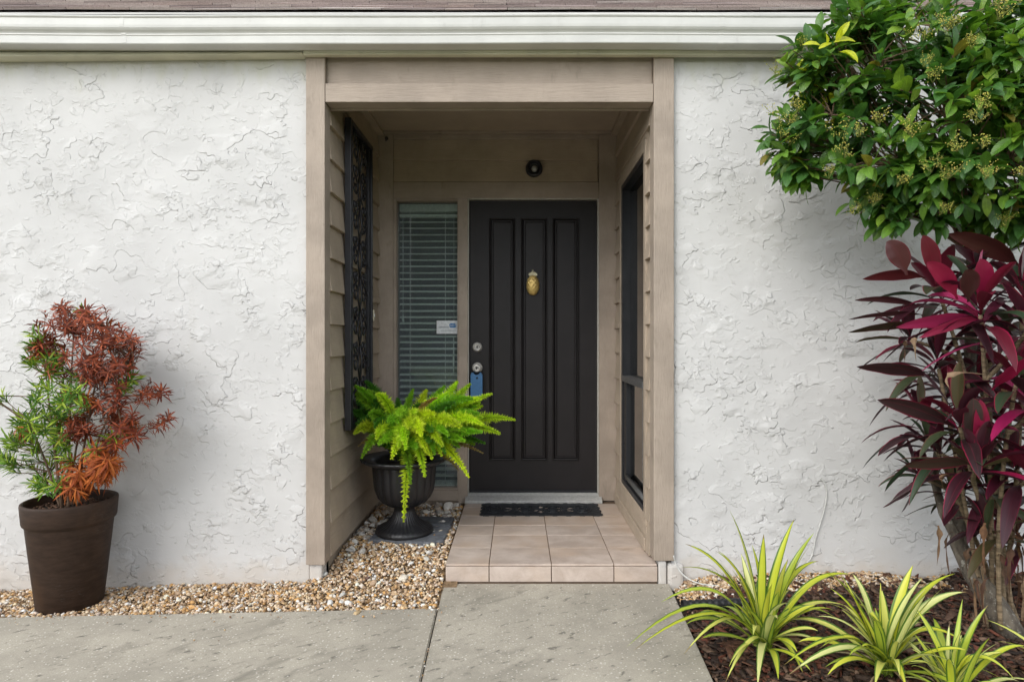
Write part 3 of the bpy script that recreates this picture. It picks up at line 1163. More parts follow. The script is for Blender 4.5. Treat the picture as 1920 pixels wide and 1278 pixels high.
for x0, x1 in ((917, 966), (977, 1026), (1036, 1085.5)):
    a0, a1 = (x0 - 970) / F * DY, (x1 - 970) / F * DY
    m = MB()
    ring(m, a0, a1, 0.375, 2.082, DY + 0.001,
         [(0, 0), (0.002, 0.010), (0.006, 0.016), (0.011, 0.013), (0.0125, 0.001), (0.0175, 0.001), (0.019, 0.014), (0.026, 0.014), (0.030, 0.008), (0.032, 0.0)])
    m.build('panel_moulding', M['door'], door)

# lock hardware on the door
KX = (895 - 970) / F * DY


def disc_y(m_, x, z, y, prof, n=28):
    """turned piece whose axis points at the viewer; prof = (radius, height off the plane)"""
    V, Fc = [], []
    for r, h in prof:
        for j in range(n):
            a_ = 2 * math.pi * j / n
            V.append((x + r * math.cos(a_), y - h, z + r * math.sin(a_)))
    for i in range(len(prof) - 1):
        for j in range(n):
            Fc.append((i * n + j, i * n + (j + 1) % n, (i + 1) * n + (j + 1) % n, (i + 1) * n + j))
    Fc.append(tuple((len(prof) - 1) * n + j for j in range(n)))
    m_.add(V, Fc, smooth=True)


zb = EYE + (638 - 649.5) / F * DY
m = MB()
disc_y(m, KX, zb, DY, [(0.034, 0.0), (0.034, 0.006), (0.029, 0.014), (0.024, 0.022), (0.021, 0.024), (0.0205, 0.020), (0.0, 0.020)])
m.add([(KX - 0.0035, DY - 0.0245, zb - 0.010), (KX + 0.0035, DY - 0.0245, zb - 0.010), (KX + 0.0035, DY - 0.0245, zb + 0.008), (KX - 0.0035, DY - 0.0245, zb + 0.008)], [])
m.build('deadbolt', M['nickel'], door)
zk = EYE + (638 - 688) / F * DY
m = MB()
disc_y(m, KX, zk, DY, [(0.036, 0.0), (0.036, 0.005), (0.031, 0.010), (0.016, 0.013), (0.013, 0.028), (0.018, 0.036), (0.028, 0.043), (0.0305, 0.055), (0.027, 0.066), (0.018, 0.072), (0.0145, 0.072), (0.014, 0.069), (0.0, 0.069)])
m.build('door_knob', M['nickel'], door)
for z_, y_ in ((zb, DY - 0.0212), (zk, DY - 0.0702)):
    m = MB()
    disc_y(m, KX, z_ + 0.003, y_, [(0.006, -0.002), (0.006, 0.002), (0.0, 0.0025)], 12)
    m.box(KX - 0.002, KX + 0.002, y_ - 0.0022, y_ + 0.002, z_ - 0.010, z_ - 0.003)
    m.build('keyway', M['steel_dark'], door)

# pineapple knocker
NX, NZ = 0.109, EYE + (638 - 534) / F * DY
m = MB()
nu, nv = 60, 44
V, Fc = [], []
for i in range(nv + 1):
    ph = math.pi * i / nv
    for j in range(nu):
        th = 2 * math.pi * j / nu
        d = 1 + 0.16 * abs(math.cos(ph * 7 + 5 * th) * math.cos(ph * 7 - 5 * th)) * math.sin(ph)
        V.append((NX + 0.041 * d * math.sin(ph) * math.cos(th), DY - 0.012 - 0.026 * d * math.sin(ph) * math.sin(th), NZ + 0.069 * d * math.cos(ph)))
for i in range(nv):
    for j in range(nu):
        Fc.append((i * nu + j, (i + 1) * nu + j, (i + 1) * nu + (j + 1) % nu, i * nu + (j + 1) % nu))
m.add(V, Fc, smooth=True)
m.build('knocker', M['brass'], door)
m = MB()
for k in range(9):
    a_ = R(-64 + 16 * k)
    L = 0.034 * (1 - 0.25 * abs(k - 4) / 4)
    b0 = Vector((NX + 0.012 * math.sin(a_), DY - 0.014, NZ + 0.066))
    d = Vector((math.sin(a_), -0.25, math.cos(a_)))
    s_ = Vector((math.cos(a_), 0, -math.sin(a_)))
    m.add([b0 - s_ * 0.007, b0 + s_ * 0.007, b0 + d * L * 0.6 + s_ * 0.006, b0 + d * L, b0 + d * L * 0.6 - s_ * 0.006, b0 + Vector((0, 0.012, 0))],
          [(0, 1, 2, 3, 4), (1, 0, 5), (0, 4, 5), (2, 1, 5), (4, 3, 5), (3, 2, 5)])
disc_y(m, NX, NZ + 0.104, DY, [(0.008, 0), (0.008, 0.008), (0.005, 0.012), (0, 0.013)], 12)
m.build('knocker_crown', M['brass_pale'], door)

# door frame strips and threshold
fr = MB()
fr.box(-0.3465, -0.3415, 4.335, 4.42, 0.152, 2.2115)
fr.box(0.5635, 0.5695, 4.340, 4.42, 0.152, 2.2115)
fr.box(-0.3410, 0.5630, 4.335, 4.42, 2.2085, 2.2125)
fr.build('door_frame', M['jamb'], house)
th = MB()
th.extrude_x([(4.275, 0.094), (4.275, 0.112), (4.30, 0.124), (4.335, 0.134), (4.36, 0.148), (4.44, 0.150), (4.44, 0.094)], -0.362, 0.5875)
thr = th.build('threshold', M['alu'], house, bevel=0.002)
box('door_sweep', -0.335, 0.558, 4.358, 4.3705, 0.1515, 0.165, M['frame_black'], door, 0)

# ---- sidelight window
sl = MB()
SX0, SX1, SZ0, SZ1 = -0.8615, -0.4125, 0.176, 2.2125
sl.box(SX0 - 0.0055, -0.846, 4.330, 4.42, SZ0, SZ1 - 0.001)
sl.box(-0.420, SX1 - 0.0005, 4.330, 4.42, SZ0, SZ1 - 0.001)
sl.box(-0.8455, -0.4205, 4.332, 4.42, 2.196, SZ1 - 0.001)
sl.box(-0.8455, -0.4205, 4.332, 4.42, SZ0, SZ0 + 0.010)
side = sl.build('sidelight', M['trim_v'], house)
box('window_sill', -0.867, -0.4125, 4.320, 4.3595, 0.102, 0.175, M['trim_h'], side, 0.003)
box('glass', -0.8455, -0.4205, 4.388, 4.392, SZ0 + 0.0105, 2.1955, M['painted_haze_glass'], side, 0)

# rooms behind the glass, so the panes look into a real dark interior


def room(x0, x1, y0, y1, z0, z1):
    m_ = MB()
    V = [(x0, y0, z0), (x1, y0, z0), (x1, y1, z0), (x0, y1, z0), (x0, y0, z1), (x1, y0, z1), (x1, y1, z1), (x0, y1, z1)]
    m_.add(V, [(0, 1, 2, 3), (7, 6, 5, 4), (2, 1, 5, 6), (3, 2, 6, 7), (0, 3, 7, 4)])
    m_.build('interior_wall', M['room'], house)


room(-1.6, 1.6, 4.462, 7.6, 0.12, 2.55)
m = MB()
x0, x1, y0, y1, z0, z1 = 0.803, 3.6, 3.34, 4.455, 0.12, 2.55
V = [(x0, y0, z0), (x1, y0, z0), (x1, y1, z0), (x0, y1, z0), (x0, y0, z1), (x1, y0, z1), (x1, y1, z1), (x0, y1, z1)]
m.add(V, [(0, 1, 2, 3), (7, 6, 5, 4), (1, 0, 4, 5), (2, 1, 5, 6), (3, 2, 6, 7)])
m.build('interior_wall', M['room'], house)

# ---- side window (double hung) with casing
wm = MB()
XF = XR - 0.019
wm.box(XF, 0.79, WY0 + 0.001, WY0 + 0.028, WZ0, WZ1)
wm.box(XF, 0.79, WY1 - 0.045, WY1 - 0.001, WZ0, WZ1)
wm.box(XF, 0.79, WY0 + 0.0285, WY1 - 0.0455, WZ1 - 0.035, WZ1 - 0.001)
wm.box(XF, 0.79, WY0 + 0.0285, WY1 - 0.0455, WZ0 + 0.001, WZ0 + 0.03)
win = wm.build('side_window', M['frame_black'], house)
for (y0, y1, z0, z1) in ((WY0 - CAS, WY0, WZ0 - CAS, WZ1 + CAS), (WY1, WY1 + CAS, WZ0 - CAS, WZ1 + CAS),
                         (WY0 + 0.0005, WY1 - 0.0005, WZ1, WZ1 + CAS), (WY0 + 0.0005, WY1 - 0.0005, WZ0 - CAS, WZ0)):
    box('casing_board', XR - 0.024, XR - 0.0005, y0, y1, z0, z1, M['siding'], win, 0.002)
box('meeting_rail', XF - 0.006, 0.745, WY0 + 0.029, WY1 - 0.046, 0.955, 0.992, M['frame_grey'], win, 0.004)
box('sash_stile', XF + 0.008, 0.745, WY1 - 0.135, WY1 - 0.046, WZ0 + 0.0305, 0.9545, M['frame_black'], win, 0.003)
box('sash_stile', XF + 0.008, 0.745, WY0 + 0.0290, WY0 + 0.05, WZ0 + 0.0305, 0.9545, M['frame_black'], win, 0.003)
mm = MB()
mm.tube([(XF + 0.012, WY0 + 0.051, WZ0 + 0.062), (XF + 0.012, WY1 - 0.136, WZ0 + 0.062)], 0.014, 12)
mm.build('sash_rail', M['frame_grey'], win)
box('glass', 0.735, 0.739, WY0 + 0.0285, WY1 - 0.0455, 0.9925, WZ1 - 0.0355, M['glass'], win, 0)
box('glass', 0.722, 0.726, WY0 + 0.0505, WY1 - 0.1355, WZ0 + 0.0305, 0.9545, M['glass'], win, 0)

# ---- fascia, gutter, roof
fa = MB()
fa.box(-4.2, -1.066, 3.072, 3.128, 2.655, 2.82)
fa.build('fascia_board', M['fascia'], house, bevel=0.003)
m = MB()
P = []
for x, z in ((-4.2, 2.606), (-1.066, 2.638)):
    P += [(x, 3.046 if x < -2 else 3.062, z), (x, 3.128, z), (x, 3.128, 2.6545), (x, 3.0715, 2.650)]
m.add(P, [(0, 1, 2, 3), (7, 6, 5, 4), (0, 4, 5, 1), (1, 5, 6, 2), (2, 6, 7, 3), (3, 7, 4, 0)])
m.build('fascia_lip', M['fascia'], house, bevel=0.002)
fa = MB()
fa.box(-1.062, 4.2, 3.068, 3.0985, 2.642, 2.82)
fa.build('fascia_board', M['fascia'], house, bevel=0.003)
fa = MB()
fa.box(-1.062, 4.2, 3.066, 3.0985, 2.634, 2.6415)
fa.build('fascia_lip', M['fascia'], house, bevel=0.002)

gp_ = [(3.060, 2.652), (2.992, 2.652), (2.989, 2.656), (2.988, 2.690), (2.9845, 2.694), (2.986, 2.699), (2.990, 2.702), (2.986, 2.708), (2.978, 2.715),
       (2.972, 2.724), (2.9705, 2.735), (2.9705, 2.768), (2.966, 2.771), (2.964, 2.776), (2.967, 2.781), (2.974, 2.782), (2.976, 2.776),
       (2.977, 2.74), (2.983, 2.722), (2.996, 2.706), (2.996, 2.658), (3.060, 2.658)]
gm = MB()
gm.extrude_x(gp_, -4.2, 4.2, 40, jitter=lambda x: (0, 0.0022 * math.sin(x * 1.7 + 1) + 0.0012 * math.sin(x * 4.1)))
gut = gm.build('gutter', M['gutter'], house)
dm = MB()
dm.extrude_x([(3.0625, 2.660), (3.0645, 2.660), (3.0645, 2.80), (3.005, 2.806), (2.994, 2.794), (2.992, 2.795), (3.003, 2.8095), (3.0625, 2.806)], -4.2, 4.2)
dm.build('drip_edge', M['gutter'], house)
for x in (-1.9, 0.985):
    m = MB()
    m.extrude_x([(y - 0.0012 if y < 3.0 else y, z - 0.0012 if z < 2.66 else z + 0.0008) for y, z in gp_[:13]] + [(2.9695, 2.7735), (2.974, 2.735), (2.9800, 2.722), (2.992, 2.704), (2.993, 2.656), (3.058, 2.654)], x - 0.011, x + 0.011)
    m.build('gutter_seam', M['gutter'], gut)
for x in (-2.9, -1.6, -0.3, 0.55, 1.72):
    m = MB()
    m.tube([(x, 2.968, 2.773), (x, 3.06, 2.773)], 0.003, 8)
    m.build('gutter_spike', M['gutter'], gut)

SL = 0.65
EY, EZ = 3.0, 2.8105
rf = MB()
rf.add([(-4.4, EY + 0.01, EZ - 0.004), (4.4, EY + 0.01, EZ - 0.004), (4.4, 7.6, EZ + SL * 4.6 - 0.004), (-4.4, 7.6, EZ + SL * 4.6 - 0.004),
        (-4.4, EY + 0.07, EZ - 0.02), (4.4, EY + 0.07, EZ - 0.02), (4.4, 7.6, EZ + SL * 4.6 - 0.08), (-4.4, 7.6, EZ + SL * 4.6 - 0.08)],
       [(0, 1, 2, 3), (7, 6, 5, 4), (4, 5, 1, 0), (5, 6, 2, 1), (6, 7, 3, 2), (7, 4, 0, 3)], color=(0.44, 0.365, 0.34, 1))
roof = rf.build('roof', M['shingle'], house)
ct, st_ = 1 / math.hypot(1, SL), SL / math.hypot(1, SL)
SHC = [(0.44, 0.36, 0.34), (0.50, 0.42, 0.39), (0.38, 0.31, 0.295), (0.46, 0.37, 0.34), (0.53, 0.46, 0.43)]
for rrow in range(13):
    d0 = rrow * 0.128
    x = -3.1 + (rrow % 2) * 0.155 + random.uniform(-0.02, 0.02)
    while x < 3.1:
        w_ = 0.305
        t = 0.014
        m = MB()
        dz = random.uniform(-0.002, 0.003)
        P = []
        for dd, hh in ((d0, 0.0085), (d0, 0.003 + t + dz), (d0 + 0.15, 0.006), (d0 + 0.15, 0.0005)):
            for xx in (x + 0.002, x + w_ - 0.002):
                wob = 0.0022 * math.sin(xx * 5.1 + rrow)
                P.append((xx, EY + dd * ct - hh * st_, EZ + dd * st_ + hh * ct + wob))
        c = SHC[random.randrange(5)]
        m.add(P, [(0, 1, 3, 2), (2, 3, 5, 4), (4, 5, 7, 6), (0, 2, 4, 6), (1, 7, 5, 3)], color=(*c, 1))
        m.build('shingle', M['shingle'], roof)
        x += w_
# gable ends and back, closing the attic
m = MB()
for x in (-4.2, 4.2):
    m.box(x - 0.05, x + 0.05, 3.335, 7.6, -0.3, 2.9)
m.box(-4.2, 4.2, 7.62, 7.7, -0.3, 5.7)
m.build('outer_wall', M['stucco'], house)

# ================================================================== TILED STEP
step = empty('porch_step', (0.17, 3.12, 0), 'low porch step clad in beige ceramic tiles below the front door', 'step')
SXL, SXR = -0.363, 0.682
m = MB()
m.box(SXL + 0.004, 0.7045, 3.126, 4.36, -0.05, 0.0895)
m.build('grout_bed', M['grout'], step)
xs = [-0.363, -0.1423, 0.172, 0.487, 0.708]
ys = [3.120] + [F * 1.122 / k for k in (387, 363, 344.6, 327, 311, 300)] 
ys[-1] = 4.274
G = 0.0022
for i in range(4):
    for j in range(len(ys) - 1):
        gy0 = G if j % 2 == 0 else 0.0007
        gy1 = 0.0007 if j % 2 == 0 else G
        if j == 0:
            gy0 = 0
        x1 = min(xs[i + 1] - G, 0.7035)
        h = 0.0935 + random.uniform(-0.0006, 0.0006)
        box('tile', xs[i] + G, x1, ys[j] + gy0, ys[j + 1] - gy1, 0.082, h, M['tile'], step, 0.0018)
for i in range(4):
    x1 = min(xs[i + 1] - G, 0.7075)
    box('riser_tile', xs[i] + G, x1, 3.1165, 3.1255, 0.004, 0.0795, M['tile'], step, 0.0018)

# ================================================================== THINGS AT THE DOOR
# doormat with scalloped border and pierced flowers
mat_o = empty('doormat', (0.15, 4.12, 0.094), 'black rubber doormat with scalloped edge and pierced flowers at the threshold', 'doormat')
MX0, MX1, MY0, MY1, MZ = -0.245, 0.552, 3.962, 4.268, 0.0945
NXc, NYc = 100, 44


def mat_in(u, v):
    x, y = u * (MX1 - MX0), v * (MY1 - MY0)
    w_, h_ = MX1 - MX0, MY1 - MY0
    sc_ = 0.008 * abs(math.sin(math.pi * x / 0.0885))
    sy = 0.008 * abs(math.sin(math.pi * y / 0.077))
    if y < 0.010 - sc_ or y > h_ - 0.010 + sc_ or x < 0.010 - sy or x > w_ - 0.010 + sy:
        return False
    for cx in (0.22, 0.40, 0.56):
        for k in range(6):
            a_ = k * math.pi / 3 + 0.5
            px, py = cx + 0.040 * math.cos(a_), 0.152 + 0.055 * math.sin(a_)
            dx, dy = x - px, y - py
            p_ = dx * math.cos(a_) + dy * math.sin(a_)
            q_ = -dx * math.sin(a_) + dy * math.cos(a_)
            if (p_ / 0.027) ** 2 + (q_ / 0.014) ** 2 < 1 and (k + int(cx * 10)) % 3 != 0:
                return False
    return True


mm = MB()
inn = [[mat_in((i + 0.5) / NXc, (j + 0.5) / NYc) for j in range(NYc)] for i in range(NXc)]
dx, dy = (MX1 - MX0) / NXc, (MY1 - MY0) / NYc
HT = 0.0045


def relief(x, y):
    return HT + 0.0016 * math.sin(55 * x + 6 * math.sin(21 * y)) * math.sin(62 * y + 5 * math.sin(17 * x))


vid = {}


def mv(i, j, top):
    if (i, j, top) not in vid:
        vid[i, j, top] = len(mm.v)
        x, y = MX0 + i * dx, MY0 + j * dy
        mm.add([(x, y, MZ + (relief(x, y) if top else 0))], [])
    return vid[i, j, top]


for i in range(NXc):
    for j in range(NYc):
        if not inn[i][j]:
            continue
        q = [mv(i, j, 1), mv(i + 1, j, 1), mv(i + 1, j + 1, 1), mv(i, j + 1, 1)]
        mm.f.append(tuple(q))
        mm.smooth.append(True)
        for (di, dj, a_, b_) in ((0, -1, (i, j), (i + 1, j)), (1, 0, (i + 1, j), (i + 1, j + 1)), (0, 1, (i + 1, j + 1), (i, j + 1)), (-1, 0, (i, j + 1), (i, j))):
            ii, jj = i + di, j + dj
            if not (0 <= ii < NXc and 0 <= jj < NYc and inn[ii][jj]):
                mm.f.append((mv(*a_, 0), mv(*b_, 0), mv(*b_, 1), mv(*a_, 1)))
                mm.smooth.append(False)
mm.build('mat_body', M['rubber'], mat_o)
mm = MB()
for cx in (0.09, 0.30, 0.48, 0.68):
    for r in (0.030, 0.055):
        pts = [(MX0 + cx + r * math.cos(t), MY0 + 0.152 + 1.6 * r * math.sin(t), MZ + 0.0055) for t in np.linspace(0, 2 * math.pi, 22)]
        mm.tube(pts, 0.004, 5, cap=False)
mm.build('scroll_relief', M['rubber'], mat_o, kind='stuff')

# lock box hanging from the knob
lb = empty('lock_box', (KX, DY - 0.03, zk - 0.1), 'small blue realtor lock box hanging from the door knob', 'lock box')
m = MB()
LBX, LBT, LBY = KX - 0.003, zk - 0.030, DY - 0.012
prof = [(-0.039, -0.175), (0.039, -0.175), (0.042, -0.165), (0.042, -0.02), (0.034, -0.004), (0.022, 0.0), (0.020, -0.010), (0.010, -0.018), (-0.010, -0.018), (-0.020, -0.010), (-0.022, 0.0), (-0.034, -0.004), (-0.042, -0.02), (-0.042, -0.165)]
V = [(LBX + x, LBY - d, LBT + z) for d in (0.0, 0.038) for x, z in prof]
n_ = len(prof)
Fc = [tuple(range(n_, 2 * n_)), tuple(range(n_))[::-1]] + [(i, (i + 1) % n_, n_ + (i + 1) % n_, n_ + i) for i in range(n_)]
m.add(V, Fc)
m.build('case', M['lockbox'], lb, bevel=0.003)
m = MB()
disc_y(m, LBX + 0.004, LBT - 0.040, LBY - 0.038, [(0.007, 0), (0.007, 0.002), (0.0, 0.0022)], 14)
m.build('keyhole', M['black'], lb)
m = MB()
m.box(LBX - 0.030, LBX + 0.030, LBY - 0.0405, LBY - 0.0385, LBT - 0.150, LBT - 0.062)
m.build('front_cover', M['lockbox'], lb, bevel=0.0008)
m = MB()
pts = [(LBX - 0.017, DY - 0.030, LBT - 0.012), (LBX - 0.021, DY - 0.026, LBT + 0.02), (LBX - 0.014, DY - 0.022, zk + 0.014), (LBX, DY - 0.021, zk + 0.021),
       (LBX + 0.014, DY - 0.022, zk + 0.014), (LBX + 0.021, DY - 0.026, LBT + 0.02), (LBX + 0.017, DY - 0.030, LBT - 0.012)]
m.tube(pts, 0.004, 8)
m.build('shackle', M['black_metal'], lb)

# round lamp above the door
LX, LZ, LY = 0.117, EYE + (638 - 317) / F * 4.345, 4.342
lamp = empty('porch_lamp', (LX, LY, LZ), 'round black porch lamp on the siding above the front door', 'lamp')
m = MB()
disc_y(m, LX, LZ, LY, [(0.058, -0.006), (0.060, 0.012), (0.060, 0.030), (0.054, 0.042), (0.047, 0.046), (0.043, 0.043), (0.040, 0.030), (0.030, 0.026), (0.0, 0.026)], 40)
m.build('housing', M['black_metal'], lamp)
m = MB()
disc_y(m, LX + 0.002, LZ - 0.008, LY - 0.02, [(0.017, 0), (0.020, 0.012), (0.022, 0.026), (0.019, 0.040), (0.011, 0.048), (0.0, 0.051)], 28)
m.build('bulb', M['lens'], lamp)

# doorbell, painted-over plaque, hook
DBY = 4.09
def on_left(px, py):       # point on the left side wall seen at a pixel
    X = -0.962
    Z = X * F / (px - 970)
    return X, Z, EYE + (638 - py) / F * Z
x_, y_, z_ = on_left(697, 590)
db = empty('doorbell', (x_, y_, z_), 'narrow cream doorbell on the side siding near the sidelight', 'doorbell')
box('bell_case', -0.968, -0.945, y_ - 0.014, y_ + 0.014, z_ - 0.036, z_ + 0.036, M['cream'], db, 0.004)
box('push_button', -0.9448, -0.941, y_ - 0.006, y_ + 0.006, z_ - 0.012, z_ + 0.008, M['white'], db, 0.001)
x_, y_, z_ = on_left(697, 543)
pq = empty('intercom_plate', (x_, y_, z_), 'oblong taupe plate painted over on the siding above the doorbell', 'plate')
box('plate', -0.972, -0.950, y_ - 0.028, y_ + 0.028, z_ - 0.085, z_ + 0.085, M['siding'], pq, 0.006)
mm = MB()
for k in range(6):
    mm.box(-0.9498, -0.947, y_ - 0.018, y_ + 0.018, z_ - 0.06 + k * 0.02, z_ - 0.052 + k * 0.02)
mm.build('louvre', M['siding'], pq)
p_ = W(724, 260, 4.30)
hk = empty('ceiling_hook', (p_.x, 4.3, p_.z), 'tiny dark hook near the porch ceiling corner', 'hook')
m = MB()
m.tube([(p_.x, 4.322, p_.z + 0.016), (p_.x, 4.295, p_.z + 0.014), (p_.x, 4.285, p_.z), (p_.x, 4.293, p_.z - 0.012), (p_.x, 4.305, p_.z - 0.012)], 0.005, 8)
m.build('hook_wire', M['black_metal'], hk)
m = MB()
disc_y(m, p_.x, p_.z + 0.010, 4.3195, [(0.012, 0), (0.012, 0.004), (0.006, 0.007), (0, 0.007)], 14)
m.build('hook_plate', M['steel_dark'], hk)

# ---- window blind
bl = empty('window_blind', (-0.63, 4.43, 0.2), 'white slatted blind behind the narrow sidelight window, slats open', 'blind')
BX0, BX1 = -0.838, -0.427
box('head_rail', BX0, BX1, 4.405, 4.455, 2.135, 2.19, M['blind'], bl, 0.003)
box('valance_slat', BX0, BX1, 4.402, 4.449, 2.096, 2.118, M['blind'], bl, 0.002)
z = 2.068
sm_ = None
while z > 0.20:
    if sm_ is None:
        m = MB()
        P = []
        for x in (BX0, BX1):
            for (y, dz) in ((-0.0235, -0.001), (-0.012, 0.0015), (0.0, 0.0025), (0.012, 0.0015), (0.0235, -0.001)):
                P.append((x, y, dz))
            for (y, dz) in ((0.0235, -0.006), (0.012, -0.0035), (0.0, -0.0025), (-0.012, -0.0035), (-0.0235, -0.006)):
                P.append((x, y, dz))
        m.add(P, [(i, (i + 1) % 10, 10 + (i + 1) % 10, 10 + i) for i in range(10)] + [tuple(range(10))[::-1], tuple(range(10, 20))])
        sm_ = m.mesh('slat')
    put('slat', sm_, M['blind'], bl, mw=Matrix.Translation((0, 4.43, z)) @ Matrix.Rotation(R(random.uniform(-1.2, 1.2)) + R(13), 4, 'X') @ Matrix.Rotation(R(random.uniform(-0.15, 0.15)), 4, 'Y'))
    z -= 0.0452
box('bottom_rail', BX0, BX1, 4.407, 4.453, 0.182, 0.198, M['blind'], bl, 0.003)
for px in (769, 835):
    x = (px - 970) / F * 4.405
    m = MB()
    m.tube([(x, 4.404, 2.14), (x, 4.404, 0.19)], 0.0022, 6)
    m.build('ladder_cord', M['blind'], bl)
for px, y0, y1, dx in ((754, 2.13, 1.40, 0.006), (757, 2.13, 1.385, -0.004), (851, 2.13, 1.34, 0.0)):
    x = (px - 970) / F * 4.40
    m = MB()
    m.tube([(x, 4.400, y0), (x + dx, 4.399, 0.5 * (y0 + y1)), (x + dx, 4.400, y1)], 0.0016, 5)
    m.tube([(x + dx, 4.400, y1 + 0.004), (x + dx, 4.400, y1 - 0.006), (x + dx, 4.400, y1 - 0.032), (x + dx, 4.400, y1 - 0.036)], [0.002, 0.005, 0.009, 0.003], 8)
    m.build('pull_cord', M['blind'], bl)
x = (850.5 - 970) / F * 4.40
m = MB()
m.tube([(x, 4.4, 1.25), (x, 4.4, 1.13), (x, 4.4, 1.07), (x, 4.4, 0.98)], [0.003, 0.004, 0.007, 0.002], 8)
m.build('pull_cord', M['blind'], bl)

# ---- security sticker on the glass
def sx_(px): return (px - 970) / F * 4.386
def sz_(py): return EYE + (638 - py) / F * 4.386
stk = empty('window_sticker', (sx_(838), 4.387, sz_(612)), 'white security sticker with small blue logo on the sidelight glass', 'sticker')
box('card', sx_(818.5), -0.4208, 4.3852, 4.3876, sz_(624.5), sz_(600), M['white'], stk, 0.0004)
m = MB()
lx, lz, lw, lh = sx_(849), sz_(609), 0.024, 0.0155
oct_ = [(-1, -0.55), (-0.6, -1), (0.6, -1), (1, -0.55), (1, 0.55), (0.6, 1), (-0.6, 1), (-1, 0.55)]
m.add([(lx + a_ * lw, y, lz + b_ * lh) for y in (4.3840, 4.3851) for a_, b_ in oct_],
      [tuple(range(8)), tuple(range(8, 16))[::-1]] + [(i, (i + 1) % 8, 8 + (i + 1) % 8, 8 + i) for i in range(8)])
m.build('logo', M['blue'], stk)
fc = bpy.data.curves.new('logo_text', 'FONT')
fc.body = 'ADT'
fc.size = 0.023
fc.shear = 0.2
fc.align_x = 'CENTER'
fc.align_y = 'CENTER'
fo = bpy.data.objects.new('logo_text', fc)
col.objects.link(fo)
bpy.context.view_layer.update()
tme = bpy.data.meshes.new_from_object(fo.evaluated_get(bpy.context.evaluated_depsgraph_get()))
bpy.data.objects.remove(fo)
tme.materials.clear()
put('logo_text', tme, M['white'], stk, mw=Matrix.Translation((lx, 4.3835, lz)) @ Matrix.Rotation(R(90), 4, 'X'))
m = MB()
for (a_, b_, c_) in ((823, 842, 611.3), (823, 842, 612.7), (826, 855, 618.5)):
    m.box(sx_(a_), sx_(b_), 4.3846, 4.3851, sz_(c_ + 0.45), sz_(c_ - 0.45))
m.build('small_print', M['grey_print'], stk)

# ---- wrought iron panel on the side wall
ig = empty('iron_panel', (-0.94, 3.69, 0.7), 'tall black wrought iron scroll panel hung on the side siding', 'wall panel')
IY0, IY1, IZ0, IZ1, IX = 3.43, 3.955, 0.72, 2.455, -0.940
m = MB()
m.box(IX - 0.018, IX + 0.018, IY0, IY0 + 0.030, IZ0, IZ1)
m.box(IX - 0.018, IX + 0.018, IY1 - 0.030, IY1, IZ0, IZ1)
m.box(IX - 0.018, IX + 0.018, IY0 + 0.0305, IY1 - 0.0305, IZ1 - 0.030, IZ1 - 0.0005)
m.box(IX - 0.018, IX + 0.018, IY0 + 0.0305, IY1 - 0.0305, IZ0 + 0.0005, IZ0 + 0.030)
m.build('frame', M['iron'], ig, bevel=0.003)
m = MB()
m.box(IX - 0.010, IX + 0.010, IY0 + 0.062, IY0 + 0.076, IZ0 + 0.031, IZ1 - 0.031)
m.box(IX - 0.010, IX + 0.010, IY1 - 0.076, IY1 - 0.062, IZ0 + 0.031, IZ1 - 0.031)
m.build('inner_bar', M['iron'], ig, bevel=0.002)
yc = 0.5 * (IY0 + IY1)
hw = yc - IY0 - 0.078


def spiral(c, r0, turns, start, sgn, n=26):
    return [(IX, c[0] + sgn * r * math.cos(t), c[1] + r * math.sin(t)) for r, t in
            ((r0 * (1 - 0.8 * k / n), start + turns * 2 * math.pi * k / n) for k in range(n + 1))]


for zc in np.arange(IZ0 + 0.16, IZ1 - 0.1, 0.205):
    for sg in (-1, 1):
        m = MB()
        m.tube(spiral((yc + sg * hw * 0.5, zc), 0.062, 1.3, random.uniform(-0.3, 0.3), sg), 0.0065, 6)
        m.tube(spiral((yc + sg * hw * 0.45, zc + 0.1), 0.048, -1.2, 0.4, sg), 0.006, 6)
        m.tube([(IX, yc, zc - 0.1), (IX, yc + sg * 0.05, zc), (IX, yc, zc + 0.1)], 0.006, 6)
        m.build('scroll', M['iron'], ig)
    # leaves along the scrolls
    m = MB()
    for k in range(10):
        a_ = random.uniform(0, 6.28)
        c0 = Vector((IX - random.uniform(-0.006, 0.012), yc + random.uniform(-hw, hw), zc + random.uniform(-0.1, 0.1)))
        d = Vector((random.uniform(-0.15, 0.15), math.cos(a_), math.sin(a_)))
        s_ = Vector((0.2, -math.sin(a_), math.cos(a_)))
        L, w_ = random.uniform(0.04, 0.075), random.uniform(0.010, 0.017)
        n_ = Vector((0.004, 0, 0))
        m.add([c0, c0 + d * L * 0.45 + s_ * w_, c0 + d * L, c0 + d * L * 0.45 - s_ * w_, c0 + d * L * 0.5 + n_, c0 + d * L * 0.5 - n_],
              [(0, 4, 1), (1, 4, 2), (2, 4, 3), (3, 4, 0), (0, 1, 5), (1, 2, 5), (2, 3, 5), (3, 0, 5)])
    m.build('leaf_ornament', M['iron'], ig, kind='stuff')

